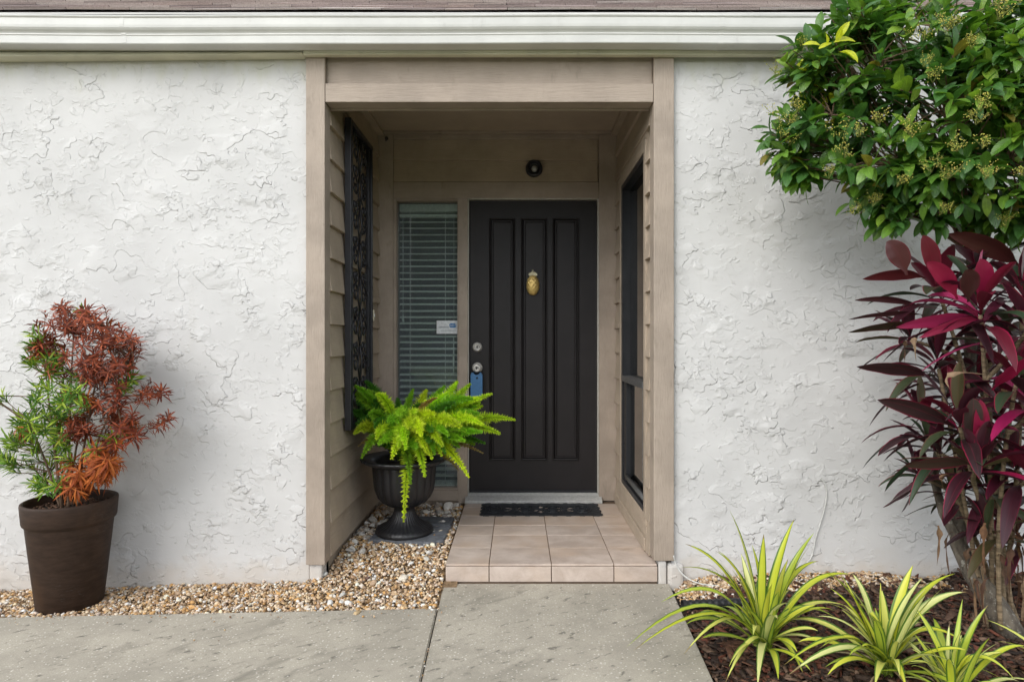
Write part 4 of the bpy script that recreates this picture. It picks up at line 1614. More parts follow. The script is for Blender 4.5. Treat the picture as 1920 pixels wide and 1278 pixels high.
# ---- slate slabs under the urn
def slate(poly, z, t, c, label):
    bm = bmesh.new()
    vt = [bm.verts.new((x, y, z)) for x, y in poly]
    f = bm.faces.new(vt)
    ex = bmesh.ops.extrude_face_region(bm, geom=[f])
    bmesh.ops.translate(bm, verts=[v for v in ex['geom'] if isinstance(v, bmesh.types.BMVert)], vec=(0, 0, -t))
    bmesh.ops.recalc_face_normals(bm, faces=bm.faces)
    bmesh.ops.bevel(bm, geom=list(bm.edges), offset=0.004, segments=2, affect='EDGES')
    me = bpy.data.meshes.new('slate_paver')
    bm.to_mesh(me)
    bm.free()
    ca = me.color_attributes.new('Col', 'FLOAT_COLOR', 'POINT')
    ca.data.foreach_set('color', np.tile(np.array([*c, 1.0], dtype=np.float32), len(me.vertices)))
    put('slate_paver', me, M['slate'], None, label, 'paver', 'slate pavers under the urn')


slate([(-0.845, 3.50), (-0.50, 3.455), (-0.415, 3.49), (-0.40, 3.745), (-0.60, 3.77), (-0.83, 3.74)], 0.094, 0.03, (0.17, 0.18, 0.20), 'grey slate paver in the gravel carrying the black urn')
slate([(-0.85, 3.755), (-0.58, 3.785), (-0.405, 3.76), (-0.40, 3.93), (-0.60, 3.95), (-0.84, 3.93)], 0.100, 0.035, (0.13, 0.14, 0.155), 'darker slate paver lying just behind the black urn')

# ---- urn
UX, UY, UZ = -0.665, 3.645, 0.094
urn = empty('garden_urn', (UX, UY, UZ), 'fluted black urn planter on a pedestal foot beside the step', 'urn')
NF = 20


def flute(lo, hi, amp, num):
    def f(i, a_):
        return 1 + amp * (abs(math.sin(num * a_ / 2)) - 0.6) if lo <= i <= hi else 1.0
    return f


m = MB()
m.lathe([(0.0, 0.0), (0.166, 0.0), (0.170, 0.010), (0.165, 0.026), (0.148, 0.036), (0.117, 0.050), (0.090, 0.072), (0.070, 0.100), (0.060, 0.126), (0.057, 0.146), (0.070, 0.152), (0.060, 0.158)], 160, (UX, UY, UZ), flute(4, 9, 0.055, 36))
m.build('foot', M['urn'], urn)
m = MB()
m.lathe([(0.058, 0.150), (0.085, 0.158), (0.125, 0.180), (0.155, 0.212), (0.170, 0.250), (0.177, 0.300), (0.181, 0.360), (0.184, 0.392), (0.186, 0.400), (0.182, 0.406)], 200, (UX, UY, UZ), flute(1, 7, 0.05, NF))
m.build('bowl', M['urn'], urn)
m = MB()
m.lathe([(0.180, 0.396), (0.196, 0.402), (0.222, 0.410), (0.244, 0.420), (0.252, 0.429), (0.253, 0.436), (0.247, 0.442), (0.225, 0.438), (0.198, 0.432), (0.180, 0.426), (0.172, 0.41), (0.168, 0.36)], 160, (UX, UY, UZ), flute(2, 7, 0.018, 36))
m.build('rim', M['urn'], urn)
m = MB()
m.lathe([(0.0, 0.395), (0.10, 0.392), (0.171, 0.385)], 40, (UX, UY, UZ))
m.build('soil', M['soil'], urn)

# ---- brown pot
PX, PY, PZ = -2.103, 2.912, -0.030
pot = empty('plant_pot', (PX, PY, PZ), 'tall tapered dark brown pot with banded rim standing in gravel by the wall', 'pot')
m = MB()
m.lathe([(0.0, 0.0), (0.128, 0.0), (0.132, 0.006), (0.173, 0.392), (0.176, 0.404), (0.183, 0.408), (0.1855, 0.415), (0.192, 0.495), (0.190, 0.503), (0.184, 0.506), (0.176, 0.503), (0.173, 0.49), (0.166, 0.45)], 72, (PX, PY, PZ))
m.build('body', M['pot'], pot)
m = MB()
m.lathe([(0.0, 0.462), (0.08, 0.465), (0.168, 0.456)], 40, (PX, PY, PZ))
m.build('soil', M['soil'], pot)
V, T, C = [], [], []
b = 0
for k in range(120):
    a_, r = RNG.uniform(0, 6.28), 0.155 * math.sqrt(RNG.random())
    v = chip_verts(RNG.uniform(0.012, 0.03), RNG.uniform(0.006, 0.012), 0.005) @ rot_np(RNG.normal() * 0.3, RNG.normal() * 0.3, RNG.uniform(0, 6)).T
    V.append(v + np.array([PX + r * math.cos(a_), PY + r * math.sin(a_), PZ + 0.468]))
    T.append(CHIP_T + b)
    b += 8
    C.append(np.tile(np.append(np.array((0.13, 0.075, 0.05)) * RNG.uniform(0.4, 1.8), 1), (8, 1)))
put('bark_mulch', np_mesh('bark_mulch', np.concatenate(V), np.concatenate(T), np.concatenate(C), False), M['chip'], pot, kind='stuff')

# ================================================================== PLANTS
def bez(p0, p1, p2, n):
    out = []
    for i in range(n + 1):
        t = i / n
        out.append(p0 * (1 - t) ** 2 + p1 * 2 * t * (1 - t) + p2 * t * t)
    return out


def blade(m_, p0, p1, p2, width, wprof, n=10, fold=0.25, twist=0.0, color=(1, 1, 1, 1), side=None, ripple=0.0):
    """a leaf blade along a quadratic curve: 4 quads across, folded along its midrib"""
    pts = bez(Vector(p0), Vector(p1), Vector(p2), n)
    V, U, Fc = [], [], []
    prev = side
    for i, p in enumerate(pts):
        t = (pts[min(i + 1, n)] - pts[max(i - 1, 0)]).normalized()
        if prev is None:
            prev = t.cross(Vector((0, 0, 1)))
            if prev.length < 1e-3:
                prev = Vector((1, 0, 0))
        s_ = prev - t * prev.dot(t)
        s_.normalize()
        prev = s_
        nn = s_.cross(t)
        f = i / n
        a_ = twist * f
        s2 = s_ * math.cos(a_) + nn * math.sin(a_)
        n2 = s2.cross(t)
        w_ = width * wprof(f)
        for q in (-1, -0.5, 0, 0.5, 1):
            rp = ripple * w_ * math.sin(f * 19 + q * 2.0) * abs(q)
            V.append(p + s2 * (q * w_) + n2 * (abs(q) * w_ * fold + rp))
            U.append(((q + 1) / 2, f))
    for i in range(n):
        for j in range(4):
            a_ = i * 5 + j
            Fc.append((a_, a_ + 1, a_ + 6, a_ + 5))
    m_.add(V, Fc, U, smooth=True, color=color)


# ---- foxtail fern in the urn
fern = empty('foxtail_fern', (UX, UY, UZ + 0.39), 'bright yellow-green foxtail fern spilling from the black urn', 'plant')
FB = Vector((UX, UY, UZ + 0.40))


def frond(p0, p1, p2, rad, c, dens=1.0):
    """a plume: short needle leaves set densely round an arching stalk"""
    n = 26
    pts = bez(p0, p1, p2, n)
    L = sum((pts[i + 1] - pts[i]).length for i in range(n))
    m_ = MB()
    m_.tube(pts[::2], [0.003 * (1 - 0.6 * i / 13) for i in range(14)], 5, color=(0.16, 0.22, 0.05, 1))
    jf = random.uniform(0.86, 1.14)
    c = (c[0] * jf * random.uniform(0.85, 1.05), c[1] * jf, c[2] * jf)
    cnt = int(L * 3300 * dens)
    Vs, Fs, Cs = [], [], []
    for k in range(cnt):
        t = 0.10 + 0.90 * (k + random.random()) / cnt
        f = t * n
        i = min(int(f), n - 1)
        p = pts[i].lerp(pts[i + 1], f - i)
        ax = (pts[i + 1] - pts[i]).normalized()
        env = min(1.0, 0.22 + (1.0 - t) * 2.6) * min(1.0, 0.55 + t * 2.0)
        u = ax.orthogonal().normalized()
        w_ = ax.cross(u)
        a_ = k * 2.39996 + random.uniform(-0.5, 0.5)
        rd = u * math.cos(a_) + w_ * math.sin(a_)
        # clustered whorls give the plume its bumpy outline
        wh = 0.72 + 0.28 * math.cos(k * 0.0 + t * L * 2 * math.pi / 0.016)
        ln = 1.9 * rad * env * random.uniform(0.6, 1.1) * wh
        d = (rd * 0.95 + ax * 0.38).normalized()
        sd = d.cross(rd + Vector((random.uniform(-1, 1), random.uniform(-1, 1), random.uniform(-1, 1)))).normalized() * (0.0024 + 0.0014 * random.random())
        tip = p + d * ln
        mid = p + d * ln * 0.55 + ax * 0.002
        b = len(Vs)
        Vs += [p + d * ln * 0.12, mid + sd, tip, mid - sd]
        Fs.append((b, b + 1, b + 2, b + 3))
        g_ = random.uniform(0.8, 1.2)
        cc = (c[0] * g_, c[1] * g_, c[2] * g_, 1)
        Cs += [cc] * 4
    b = len(m_.v)
    m_.v += [tuple(v) for v in Vs]
    m_.c += Cs
    m_.uv += [(0, 0)] * len(Vs)
    m_.f += [tuple(i + b for i in f) for f in Fs]
    m_.smooth += [False] * len(Fs)
    m_.build('frond', M['fern'], fern)


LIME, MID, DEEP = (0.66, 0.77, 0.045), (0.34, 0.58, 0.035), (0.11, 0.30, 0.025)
def fr_to(px, py, Z, c, rad=0.030, lift=0.14, dens=1.0, off=None):
    tip = W(px, py, Z)
    p0 = FB + (off or Vector((random.uniform(-0.07, 0.07), random.uniform(-0.07, 0.05), 0)))
    mid = (p0 + tip) * 0.5 + Vector((0, 0, lift))
    p0 = p0 + (mid - p0) * 0.12
    frond(p0, mid, tip, rad, c, dens)


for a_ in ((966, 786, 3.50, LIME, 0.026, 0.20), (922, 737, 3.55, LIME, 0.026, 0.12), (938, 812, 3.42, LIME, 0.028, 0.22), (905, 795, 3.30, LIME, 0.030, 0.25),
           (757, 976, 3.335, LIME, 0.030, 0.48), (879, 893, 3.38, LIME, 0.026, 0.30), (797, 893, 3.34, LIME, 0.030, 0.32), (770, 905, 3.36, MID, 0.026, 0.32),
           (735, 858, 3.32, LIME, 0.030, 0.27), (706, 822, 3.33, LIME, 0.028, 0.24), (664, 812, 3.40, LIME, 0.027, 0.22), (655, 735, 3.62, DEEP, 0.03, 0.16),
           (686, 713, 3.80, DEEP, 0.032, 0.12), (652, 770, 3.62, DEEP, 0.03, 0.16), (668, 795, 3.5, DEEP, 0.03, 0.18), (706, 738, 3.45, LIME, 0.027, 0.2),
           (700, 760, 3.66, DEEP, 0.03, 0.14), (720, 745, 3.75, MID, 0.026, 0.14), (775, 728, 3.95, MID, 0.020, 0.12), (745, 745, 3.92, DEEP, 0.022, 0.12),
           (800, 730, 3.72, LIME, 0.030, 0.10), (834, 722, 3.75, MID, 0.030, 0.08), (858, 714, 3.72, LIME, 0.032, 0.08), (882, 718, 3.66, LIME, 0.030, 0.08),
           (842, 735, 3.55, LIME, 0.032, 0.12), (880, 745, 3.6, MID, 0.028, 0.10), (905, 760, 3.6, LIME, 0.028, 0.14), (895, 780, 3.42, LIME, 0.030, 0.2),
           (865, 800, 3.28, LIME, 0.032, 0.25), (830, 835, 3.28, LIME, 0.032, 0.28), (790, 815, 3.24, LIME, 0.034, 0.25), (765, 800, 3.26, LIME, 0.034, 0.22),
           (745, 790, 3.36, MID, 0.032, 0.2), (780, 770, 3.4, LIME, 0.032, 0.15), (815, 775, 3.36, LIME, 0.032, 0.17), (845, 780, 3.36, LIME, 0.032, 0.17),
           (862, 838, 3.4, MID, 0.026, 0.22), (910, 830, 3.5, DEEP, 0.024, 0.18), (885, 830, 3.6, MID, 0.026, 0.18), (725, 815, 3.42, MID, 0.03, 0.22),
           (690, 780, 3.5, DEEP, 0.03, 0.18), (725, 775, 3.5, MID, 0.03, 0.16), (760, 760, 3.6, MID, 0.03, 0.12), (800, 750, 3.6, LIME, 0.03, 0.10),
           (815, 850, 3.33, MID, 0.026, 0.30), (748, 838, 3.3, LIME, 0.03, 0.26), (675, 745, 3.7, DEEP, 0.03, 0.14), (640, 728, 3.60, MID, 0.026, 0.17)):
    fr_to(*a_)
for k in range(4):
    fr_to((672, 860, 820, 905)[k], (835, 880, 745, 848)[k], 3.42, (0.34, 0.22, 0.07), 0.014, 0.18, 0.5)
for k in range(12):
    fr_to(random.uniform(672, 850), random.uniform(815, 872), random.uniform(3.26, 3.42), (LIME, MID, LIME, DEEP)[k % 4], random.uniform(0.024, 0.030), random.uniform(0.22, 0.30))
for k in range(10):
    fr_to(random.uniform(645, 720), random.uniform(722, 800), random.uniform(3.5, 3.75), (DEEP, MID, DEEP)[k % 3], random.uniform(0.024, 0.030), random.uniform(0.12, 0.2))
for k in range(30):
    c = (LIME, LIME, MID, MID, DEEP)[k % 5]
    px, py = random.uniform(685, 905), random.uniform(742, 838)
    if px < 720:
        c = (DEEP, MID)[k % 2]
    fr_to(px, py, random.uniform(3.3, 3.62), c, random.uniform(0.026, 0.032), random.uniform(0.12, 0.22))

# ---- shrub in the brown pot, part green, part browned
shrub = empty('needle_shrub', (PX, PY, PZ + 0.46), 'half dead potted conifer with rust brown and green needle leaves', 'shrub')
SB = Vector((PX, PY, PZ + 0.455))


def cluster_mesh(kind, seed):
    rr = random.Random(seed)
    m_ = MB()
    n = {'green': 20, 'rust': 22, 'orange': 24}[kind]
    for k in range(n):
        t = k / n
        a_ = k * 2.39996 + rr.uniform(-0.3, 0.3)
        p0 = Vector((0, 0, 0.055 * t - 0.03))
        lean = {'green': rr.uniform(0.25, 0.95), 'rust': rr.uniform(-0.1, 0.9), 'orange': rr.uniform(-1.0, 0.2)}[kind]
        L = rr.uniform(0.040, 0.068) * (1.15 if kind == 'orange' else 1.0)
        d = Vector((math.cos(a_), math.sin(a_), lean)).normalized()
        p2 = p0 + d * L + Vector((0, 0, -0.012 if kind != 'green' else 0.004))
        p1 = p0 + d * L * 0.5 + Vector((0, 0, 0.008))
        g_ = rr.uniform(0.65, 1.3)
        if kind == 'green':
            c = rr.choice([(0.09, 0.20, 0.018), (0.17, 0.29, 0.022), (0.05, 0.13, 0.016), (0.32, 0.42, 0.04)])
        elif kind == 'rust':
            c = rr.choice([(0.28, 0.060, 0.024), (0.19, 0.038, 0.018), (0.36, 0.090, 0.034), (0.13, 0.033, 0.02)])
        else:
            c = rr.choice([(0.40, 0.095, 0.016), (0.30, 0.065, 0.015), (0.48, 0.14, 0.03)])
        blade(m_, p0, p1, p2, rr.uniform(0.0027, 0.0038), lambda f: min(1, 0.35 + 4 * f) * min(1, (1.02 - f) * 3.5), 3, 0.2, 0, (c[0] * g_, c[1] * g_, c[2] * g_, 1))
    return m_.mesh('leaf_cluster')


CL = {k: [cluster_mesh(k, i + 10) for i in range(5)] for k in ('green', 'rust', 'orange')}
for k in CL:
    for me in CL[k]:
        me.materials.append(M['needle'])
# main stems
stems = []
for (tx, ty, tZ, bx) in ((140, 590, 2.90, 0.0), (205, 615, 2.95, 0.02), (250, 690, 2.93, 0.03), (80, 640, 2.86, -0.03), (230, 800, 2.85, 0.03), (50, 780, 2.84, -0.04), (170, 720, 2.99, 0.0)):
    tip = W(tx, ty, tZ)
    p0 = SB + Vector((bx, random.uniform(-0.03, 0.03), 0))
    mid = (p0 + tip) * 0.5 + Vector((random.uniform(-0.03, 0.03) + (p0.x - tip.x) * 0.25, random.uniform(-0.03, 0.03), 0.02))
    pts = bez(p0, mid, tip, 10)
    stems.append(pts)
    m = MB()
    m.tube(pts, [0.007 * (1 - 0.07 * i) for i in range(11)], 7)
    m.build('stem', M['twig'], shrub)
twigs = MB()
spots = []
rr = random.Random(5)
for (cx, cy, rx, ry, n, kind) in ((160, 655, 92, 62, 40, 'rust'), (205, 735, 75, 55, 24, 'rust'), (190, 800, 70, 50, 16, 'rust'), (140, 590, 45, 26, 9, 'rust'), (225, 655, 30, 30, 7, 'rust'),
                                  (75, 850, 62, 48, 20, 'green'), (85, 770, 62, 50, 13, 'green'), (85, 670, 32, 40, 9, 'green'), (95, 900, 40, 22, 6, 'green'), (130, 760, 40, 60, 8, 'green'),
                                  (165, 870, 60, 28, 10, 'orange'), (205, 850, 40, 40, 8, 'orange'), (140, 905, 25, 18, 5, 'orange'), (130, 800, 50, 40, 5, 'orange')):
    for k in range(int(n * 1.6)):
        while True:
            u, v = rr.uniform(-1, 1), rr.uniform(-1, 1)
            if u * u + v * v < 1:
                break
        spots.append((cx + u * rx, cy + v * ry, 2.91 + rr.uniform(-0.14, 0.13), kind))
for s_ in ((302, 735, 2.93, 'rust'), (290, 738, 2.92, 'rust'), (300, 795, 2.88, 'rust'), (285, 800, 2.9, 'rust'), (312, 785, 2.88, 'rust'), (245, 640, 2.98, 'rust'), (262, 655, 2.98, 'rust'),
           (198, 582, 2.95, 'rust'), (70, 612, 2.9, 'rust'), (85, 590, 2.9, 'rust'), (62, 648, 2.84, 'green'), (70, 632, 2.84, 'green'), (245, 790, 2.86, 'orange'), (230, 820, 2.84, 'orange'),
           (8, 855, 2.80, 'green'), (20, 870, 2.78, 'green'), (30, 885, 2.8, 'green'), (-4, 750, 2.8, 'green'), (10, 748, 2.8, 'green'), (40, 805, 2.83, 'orange'), (122, 905, 2.79, 'orange'),
           (135, 915, 2.78, 'orange'), (205, 880, 2.8, 'orange'), (180, 885, 2.79, 'orange'), (85, 918, 2.78, 'green'), (78, 905, 2.8, 'green'), (240, 720, 2.95, 'rust'), (262, 745, 2.95, 'rust')):
    spots.append(s_)
for (px, py, Z, kind) in spots:
    if rr.random() < 0.045 and 40 < px < 260:
        kind = 'green' if kind != 'green' else rr.choice(['rust', 'orange'])
    p = W(px, py, Z)
    best = min((q for st in stems for q in st[2:]), key=lambda q: (q - p).length + (0.25 if q.z > p.z else 0))
    ax = (p - best)
    L = ax.length
    mid = (p + best) * 0.5 + Vector((0, 0, -0.012))
    twigs.tube(bez(best, mid, p, 4), [0.0026, 0.0023, 0.002, 0.0018, 0.0015], 5, cap=False)
    d = (ax.normalized() if L > 0.01 else Vector((0, 0, 1))) + Vector((rr.uniform(-0.4, 0.4), rr.uniform(-0.6, 0.1), 0.55 if kind != 'orange' else 0.8))
    q = d.to_track_quat('Z', 'Y').to_matrix().to_4x4()
    sc_ = rr.uniform(0.8, 1.2)
    me = rr.choice(CL[kind])
    put('leaf_cluster', me, None, shrub, mw=Matrix.Translation(p) @ q @ Matrix.Rotation(rr.uniform(0, 6.28), 4, 'Z') @ Matrix.Scale(sc_, 4))
tw = twigs.build('twigs', M['twig'], shrub, kind='stuff')
m = MB()
m.tube(bez(W(80, 815, 2.86), W(40, 780, 2.82), W(-30, 735, 2.76), 8), 0.003, 6)
m.build('stem', M['twig'], shrub)
m = MB()
m.tube(bez(W(60, 742, 2.86), W(20, 742, 2.82), W(-30, 738, 2.78), 8), 0.0025, 6)
m.build('stem', M['twig'], shrub)

# ---- ornamental tree overhanging from the planted bed
tree = empty('evergreen_tree', tuple(W(1885, 1185, 2.52)), 'glossy green leafed tree overhanging the bed with yellow blossom sprays', 'tree')
TRK = [W(1905, 1205, 2.50), W(1870, 1140, 2.54), W(1825, 1075, 2.60), W(1798, 1020, 2.66), W(1795, 930, 2.72), W(1812, 800, 2.76), W(1820, 650, 2.76), W(1822, 500, 2.72), W(1830, 380, 2.68)]
m = MB()
m.tube(TRK, [0.055, 0.048, 0.040, 0.034, 0.028, 0.026, 0.024, 0.022, 0.018], 12)
m.build('trunk', M['bark'], tree)
m = MB()
m.tube([W(1842, 1100, 2.58), W(1795, 1010, 2.64), W(1768, 960, 2.68), W(1752, 900, 2.72), W(1760, 820, 2.74), W(1775, 720, 2.74)], [0.03, 0.022, 0.018, 0.016, 0.014, 0.010], 9)
m.build('trunk_fork', M['bark'], tree)
blobs = [(1560, 215, 95, 80, 2.66), (1490, 265, 55, 55, 2.70), (1510, 150, 55, 55, 2.72), (1640, 120, 95, 85, 2.60), (1655, 300, 95, 75, 2.56), (1760, 50, 120, 90, 2.52), (1780, 200, 110, 100, 2.46),
         (1800, 330, 100, 80, 2.48), (1880, 110, 100, 110, 2.40), (1900, 290, 90, 110, 2.40), (1710, 400, 65, 45, 2.60), (1880, 405, 60, 40, 2.56), (1640, 375, 50, 40, 2.66),
         (1510, 320, 45, 25, 2.72), (1640, 30, 50, 45, 2.66), (1990, 160, 90, 170, 2.45), (1960, 360, 70, 90, 2.5), (1535, 95, 55, 42, 2.62), (1595, 45, 45, 45, 2.62)]
TOP = TRK[-1]
branches = []
for (cx, cy, rx, ry, Z) in blobs:
    c_ = W(cx, cy, Z)
    st0 = TRK[-2].lerp(TRK[-1], random.random())
    pts = bez(st0, (st0 + c_) * 0.5 + Vector((0, random.uniform(-0.05, 0.05), 0.06)), c_, 9)
    branches.append(pts)
    m = MB()
    m.tube(pts, [0.013 * (1 - 0.075 * i) for i in range(10)], 7)
    m.build('branch', M['twig'], tree)


def tree_leaf_np(seed):
    """obovate leaf of real size: returns vertices (n,3), faces (m,4), uv"""
    rr_ = random.Random(seed)
    m_ = MB()
    L = 1.0
    curl = rr_.uniform(-0.25, 0.10)
    wp = lambda f: max(0.03, math.sin(math.pi * min(1, f ** 0.80)) ** 0.75 * (0.55 + 0.45 * f)) if f < 0.99 else 0.03
    blade(m_, (0, 0, 0), (0, 0.5, rr_.uniform(0.05, 0.2)), (0, L, curl), rr_.uniform(0.23, 0.30), wp, 7, rr_.uniform(0.12, 0.4), rr_.uniform(-0.3, 0.3), side=Vector((1, 0, 0)), ripple=0.05)
    return np.array(m_.v), np.array(m_.f), np.array(m_.uv)


LEAFS = [tree_leaf_np(i) for i in range(6)]
TONES = [(0.095, 0.21, 0.028), (0.06, 0.155, 0.024), (0.145, 0.285, 0.036), (0.07, 0.175, 0.042), (0.23, 0.37, 0.045), (0.60, 0.64, 0.03), (0.24, 0.20, 0.035)]


def leaf_mesh(li, tone):
    V_, F_, U_ = LEAFS[li]
    me = bpy.data.meshes.new('leaf')
    me.from_pydata([tuple(v) for v in V_], [], [tuple(f) for f in F_])
    me.polygons.foreach_set('use_smooth', [True] * len(F_))
    uvl = me.uv_layers.new(name='UVMap')
    li_ = np.empty(len(me.loops), dtype=np.int32)
    me.loops.foreach_get('vertex_index', li_)
    uvl.data.foreach_set('uv', U_[li_].astype(np.float32).ravel())
    ca = me.color_attributes.new('Col', 'FLOAT_COLOR', 'POINT')
    ca.data.foreach_set('color', np.tile(np.array([*TONES[tone], 1.0], dtype=np.float32), len(V_)))
    me.materials.append(M['foliage'])
    return me


LM = {}
leaves = []          # (distance, matrix, shape, tone)
tw = MB()
rr = random.Random(3)
CROWN = W(1790, 215, 2.5)
for (bi, (cx, cy, rx, ry, Z)) in enumerate(blobs):
    nsp = int(26 * (rx * ry) / 7000) + 9
    rz = 0.5 * (rx + ry) / F * Z * 1.1
    for k in range(nsp):
        while True:
            u, v, w_ = rr.uniform(-1, 1), rr.uniform(-1, 1), rr.uniform(-1, 1)
            q = u * u + v * v + w_ * w_
            if 0.25 < q < 1:
                break
        p = W(cx + u * rx, cy + v * ry, Z)
        p.y = min(2.90 - 0.1 * rr.random(), Z + w_ * rz)
        if p.y < 1.85:
            continue
        c_ = W(cx, cy, Z)
        st0 = branches[bi][rr.randint(5, 9)]
        out = (p - c_).normalized() * 0.7 + (p - CROWN).normalized() * 0.3 + Vector((rr.uniform(-0.3, 0.3), rr.uniform(-0.6, 0.1), rr.uniform(-0.1, 0.5)))
        out.normalize()
        tw.tube(bez(st0, (st0 + p) * 0.5 + Vector((0, 0, 0.01)), p, 4), [0.004, 0.0034, 0.0028, 0.0024, 0.002], 5, cap=False)
        tone0 = rr.choices([0, 1, 2, 3, 4], [5, 3, 4, 3, 2.4] if cx < 1700 else [5, 4, 3, 3, 1.6])[0]
        if py_top := (cx, cy) == (1510, 150) and k % 3 == 0:
            tone0 = 5
        nl = rr.randint(6, 9)
        for j in range(nl):
            a_ = j * 2.39996 + rr.uniform(-0.4, 0.4)
            u_ = out.orthogonal().normalized()
            w2 = out.cross(u_)
            spread = rr.uniform(0.5, 1.25)
            d = (out * math.cos(spread) + (u_ * math.cos(a_) + w2 * math.sin(a_)) * math.sin(spread))
            d.z -= 0.12
            d.normalize()
            # the blade's upper face turns to the light
            up = Vector((rr.uniform(-0.7, 0.3), rr.uniform(-0.9, 0.2), 1.0))
            xa = d.cross(up).normalized()
            za = xa.cross(d)
            L = rr.uniform(0.066, 0.108)
            base = p - out * (0.012 * j)
            mw = Matrix(((xa.x * L, d.x * L, za.x * L, base.x), (xa.y * L, d.y * L, za.y * L, base.y), (xa.z * L, d.z * L, za.z * L, base.z), (0, 0, 0, 1)))
            tone = tone0 if rr.random() < 0.7 else rr.choice([0, 1, 2, 3])
            if rr.random() < 0.012:
                tone = 6
            tip = base + d * L
            if tip.y > 2.93:
                continue
            inview = 1380 < 970 + tip.x / tip.y * F < 1940 and tip.z / tip.y < 1.6
            leaves.append((tip.y + (0 if inview else 9) + rr.uniform(0, 0.12), mw, rr.randrange(6), tone))
for (px, py, ang) in ((1520, 78, -1.4), (1550, 62, -0.5), (1572, 58, 0.4), (1590, 72, 1.0), (1560, 88, 2.4), (1535, 92, -2.2), (1575, 90, 1.9), (1545, 75, 0.0)):
    base = W(1552, 92, 2.50)
    tip = W(px + 26 * math.sin(ang), py + 12 - 14 * math.cos(ang), 2.46)
    d = (tip - base).normalized()
    d = (d + Vector((rr.uniform(-0.5, 0.5), rr.uniform(-0.9, 0.3), rr.uniform(-0.4, 0.4)))).normalized()
    base = base + Vector((rr.uniform(-0.03, 0.03), -0.05, rr.uniform(-0.03, 0.02)))
    xa = d.cross(Vector((rr.uniform(-0.4, 0.4), -0.8, 0.6))).normalized()
    za = xa.cross(d)
    L = rr.uniform(0.06, 0.09)
    base = base.lerp(tip, 0.2)
    leaves.append((0.5, Matrix(((xa.x * L, d.x * L, za.x * L, base.x), (xa.y * L, d.y * L, za.y * L, base.y), (xa.z * L, d.z * L, za.z * L, base.z), (0, 0, 0, 1))), rr.randrange(6), 5))
tw.build('twigs', M['twig'], tree, kind='stuff')
leaves.sort(key=lambda t: t[0])
for (_, mw, li, tone) in leaves[:295]:
    if (li, tone) not in LM:
        LM[li, tone] = leaf_mesh(li, tone)
    put('leaf', LM[li, tone], None, tree, mw=mw)
Vs, Fs, Us, Cs = [], [], [], []
b = 0
for (_, mw, li, tone) in leaves[295:]:
    V_, F_, U_ = LEAFS[li]
    A = np.array(mw)
    Vs.append(V_ @ A[:3, :3].T + A[:3, 3])
    Fs.append(F_ + b)
    Us.append(U_)
    Cs.append(np.tile(np.array([*TONES[tone], 1.0]), (len(V_), 1)))
    b += len(V_)
Fall = np.concatenate(Fs)
me = np_mesh('foliage', np.concatenate(Vs), Fall, np.concatenate(Cs))
uvl = me.uv_layers.new(name='UVMap')
uvl.data.foreach_set('uv', np.concatenate(Us)[Fall.ravel()].astype(np.float32).ravel())
put('foliage', me, M['foliage'], tree, kind='stuff')


# blossom sprays
def spray_mesh(seed):
    rr_ = random.Random(seed)
    m_ = MB()
    for k in range(7):
        a_ = rr_.uniform(0, 6.28)
        e_ = Vector((math.cos(a_) * 0.45, math.sin(a_) * 0.45, 0.9)) * rr_.uniform(0.03, 0.065)
        m_.tube([(0, 0, 0), tuple(e_ * 0.6), tuple(e_)], 0.0008, 4, cap=False, color=(0.22, 0.25, 0.06, 1))
        for j in range(6):
            c_ = e_ * rr_.uniform(0.55, 1.05) + Vector((rr_.uniform(-1, 1), rr_.uniform(-1, 1), rr_.uniform(-1, 1))) * 0.010
            r = rr_.uniform(0.0014, 0.0026)
            c = rr_.choice([(0.62, 0.58, 0.09, 1), (0.56, 0.58, 0.12, 1), (0.40, 0.46, 0.08, 1), (0.64, 0.50, 0.12, 1)])
            m_.add([c_ + Vector(q) * r for q in ((1, 0, 0), (-1, 0, 0), (0, 1, 0), (0, -1, 0), (0, 0, 1), (0, 0, -1))],
                   [(0, 2, 4), (2, 1, 4), (1, 3, 4), (3, 0, 4), (2, 0, 5), (1, 2, 5), (3, 1, 5), (0, 3, 5)], smooth=True, color=c)
    me_ = m_.mesh('blossom')
    me_.materials.append(M['flower'])
    return me_


SPR = [spray_mesh(i) for i in range(4)]
for (px, py, Z) in ((1450, 140, 2.6), (1500, 95, 2.6), (1480, 240, 2.62), (1455, 225, 2.6), (1490, 205, 2.56), (1470, 265, 2.6), (1580, 295, 2.45), (1575, 250, 2.5), (1620, 260, 2.4), (1725, 80, 2.38),
                    (1735, 120, 2.36), (1790, 60, 2.3), (1770, 55, 2.3), (1740, 150, 2.32), (1825, 85, 2.2), (1840, 205, 2.2), (1825, 230, 2.2), (1790, 285, 2.2), (1750, 315, 2.26), (1770, 330, 2.24),
                    (1850, 285, 2.18), (1840, 330, 2.2), (1910, 330, 2.15), (1875, 35, 2.2), (1640, 230, 2.4), (1710, 250, 2.3), (1630, 380, 2.5), (1600, 400, 2.55), (1770, 400, 2.4), (1690, 350, 2.4), (1880, 420, 2.4), (1560, 330, 2.5)):
    for k in range(2):
        p = W(px + rr.uniform(-9, 9), py + rr.uniform(-9, 9), Z)
        d = Vector((rr.uniform(-0.7, 0.2), -0.6, 0.7))
        put('blossom', rr.choice(SPR), None, tree, mw=Matrix.Translation(p) @ d.to_track_quat('Z', 'Y').to_matrix().to_4x4() @ Matrix.Rotation(rr.uniform(0, 6), 4, 'Z') @ Matrix.Scale(rr.uniform(0.8, 1.25), 4))

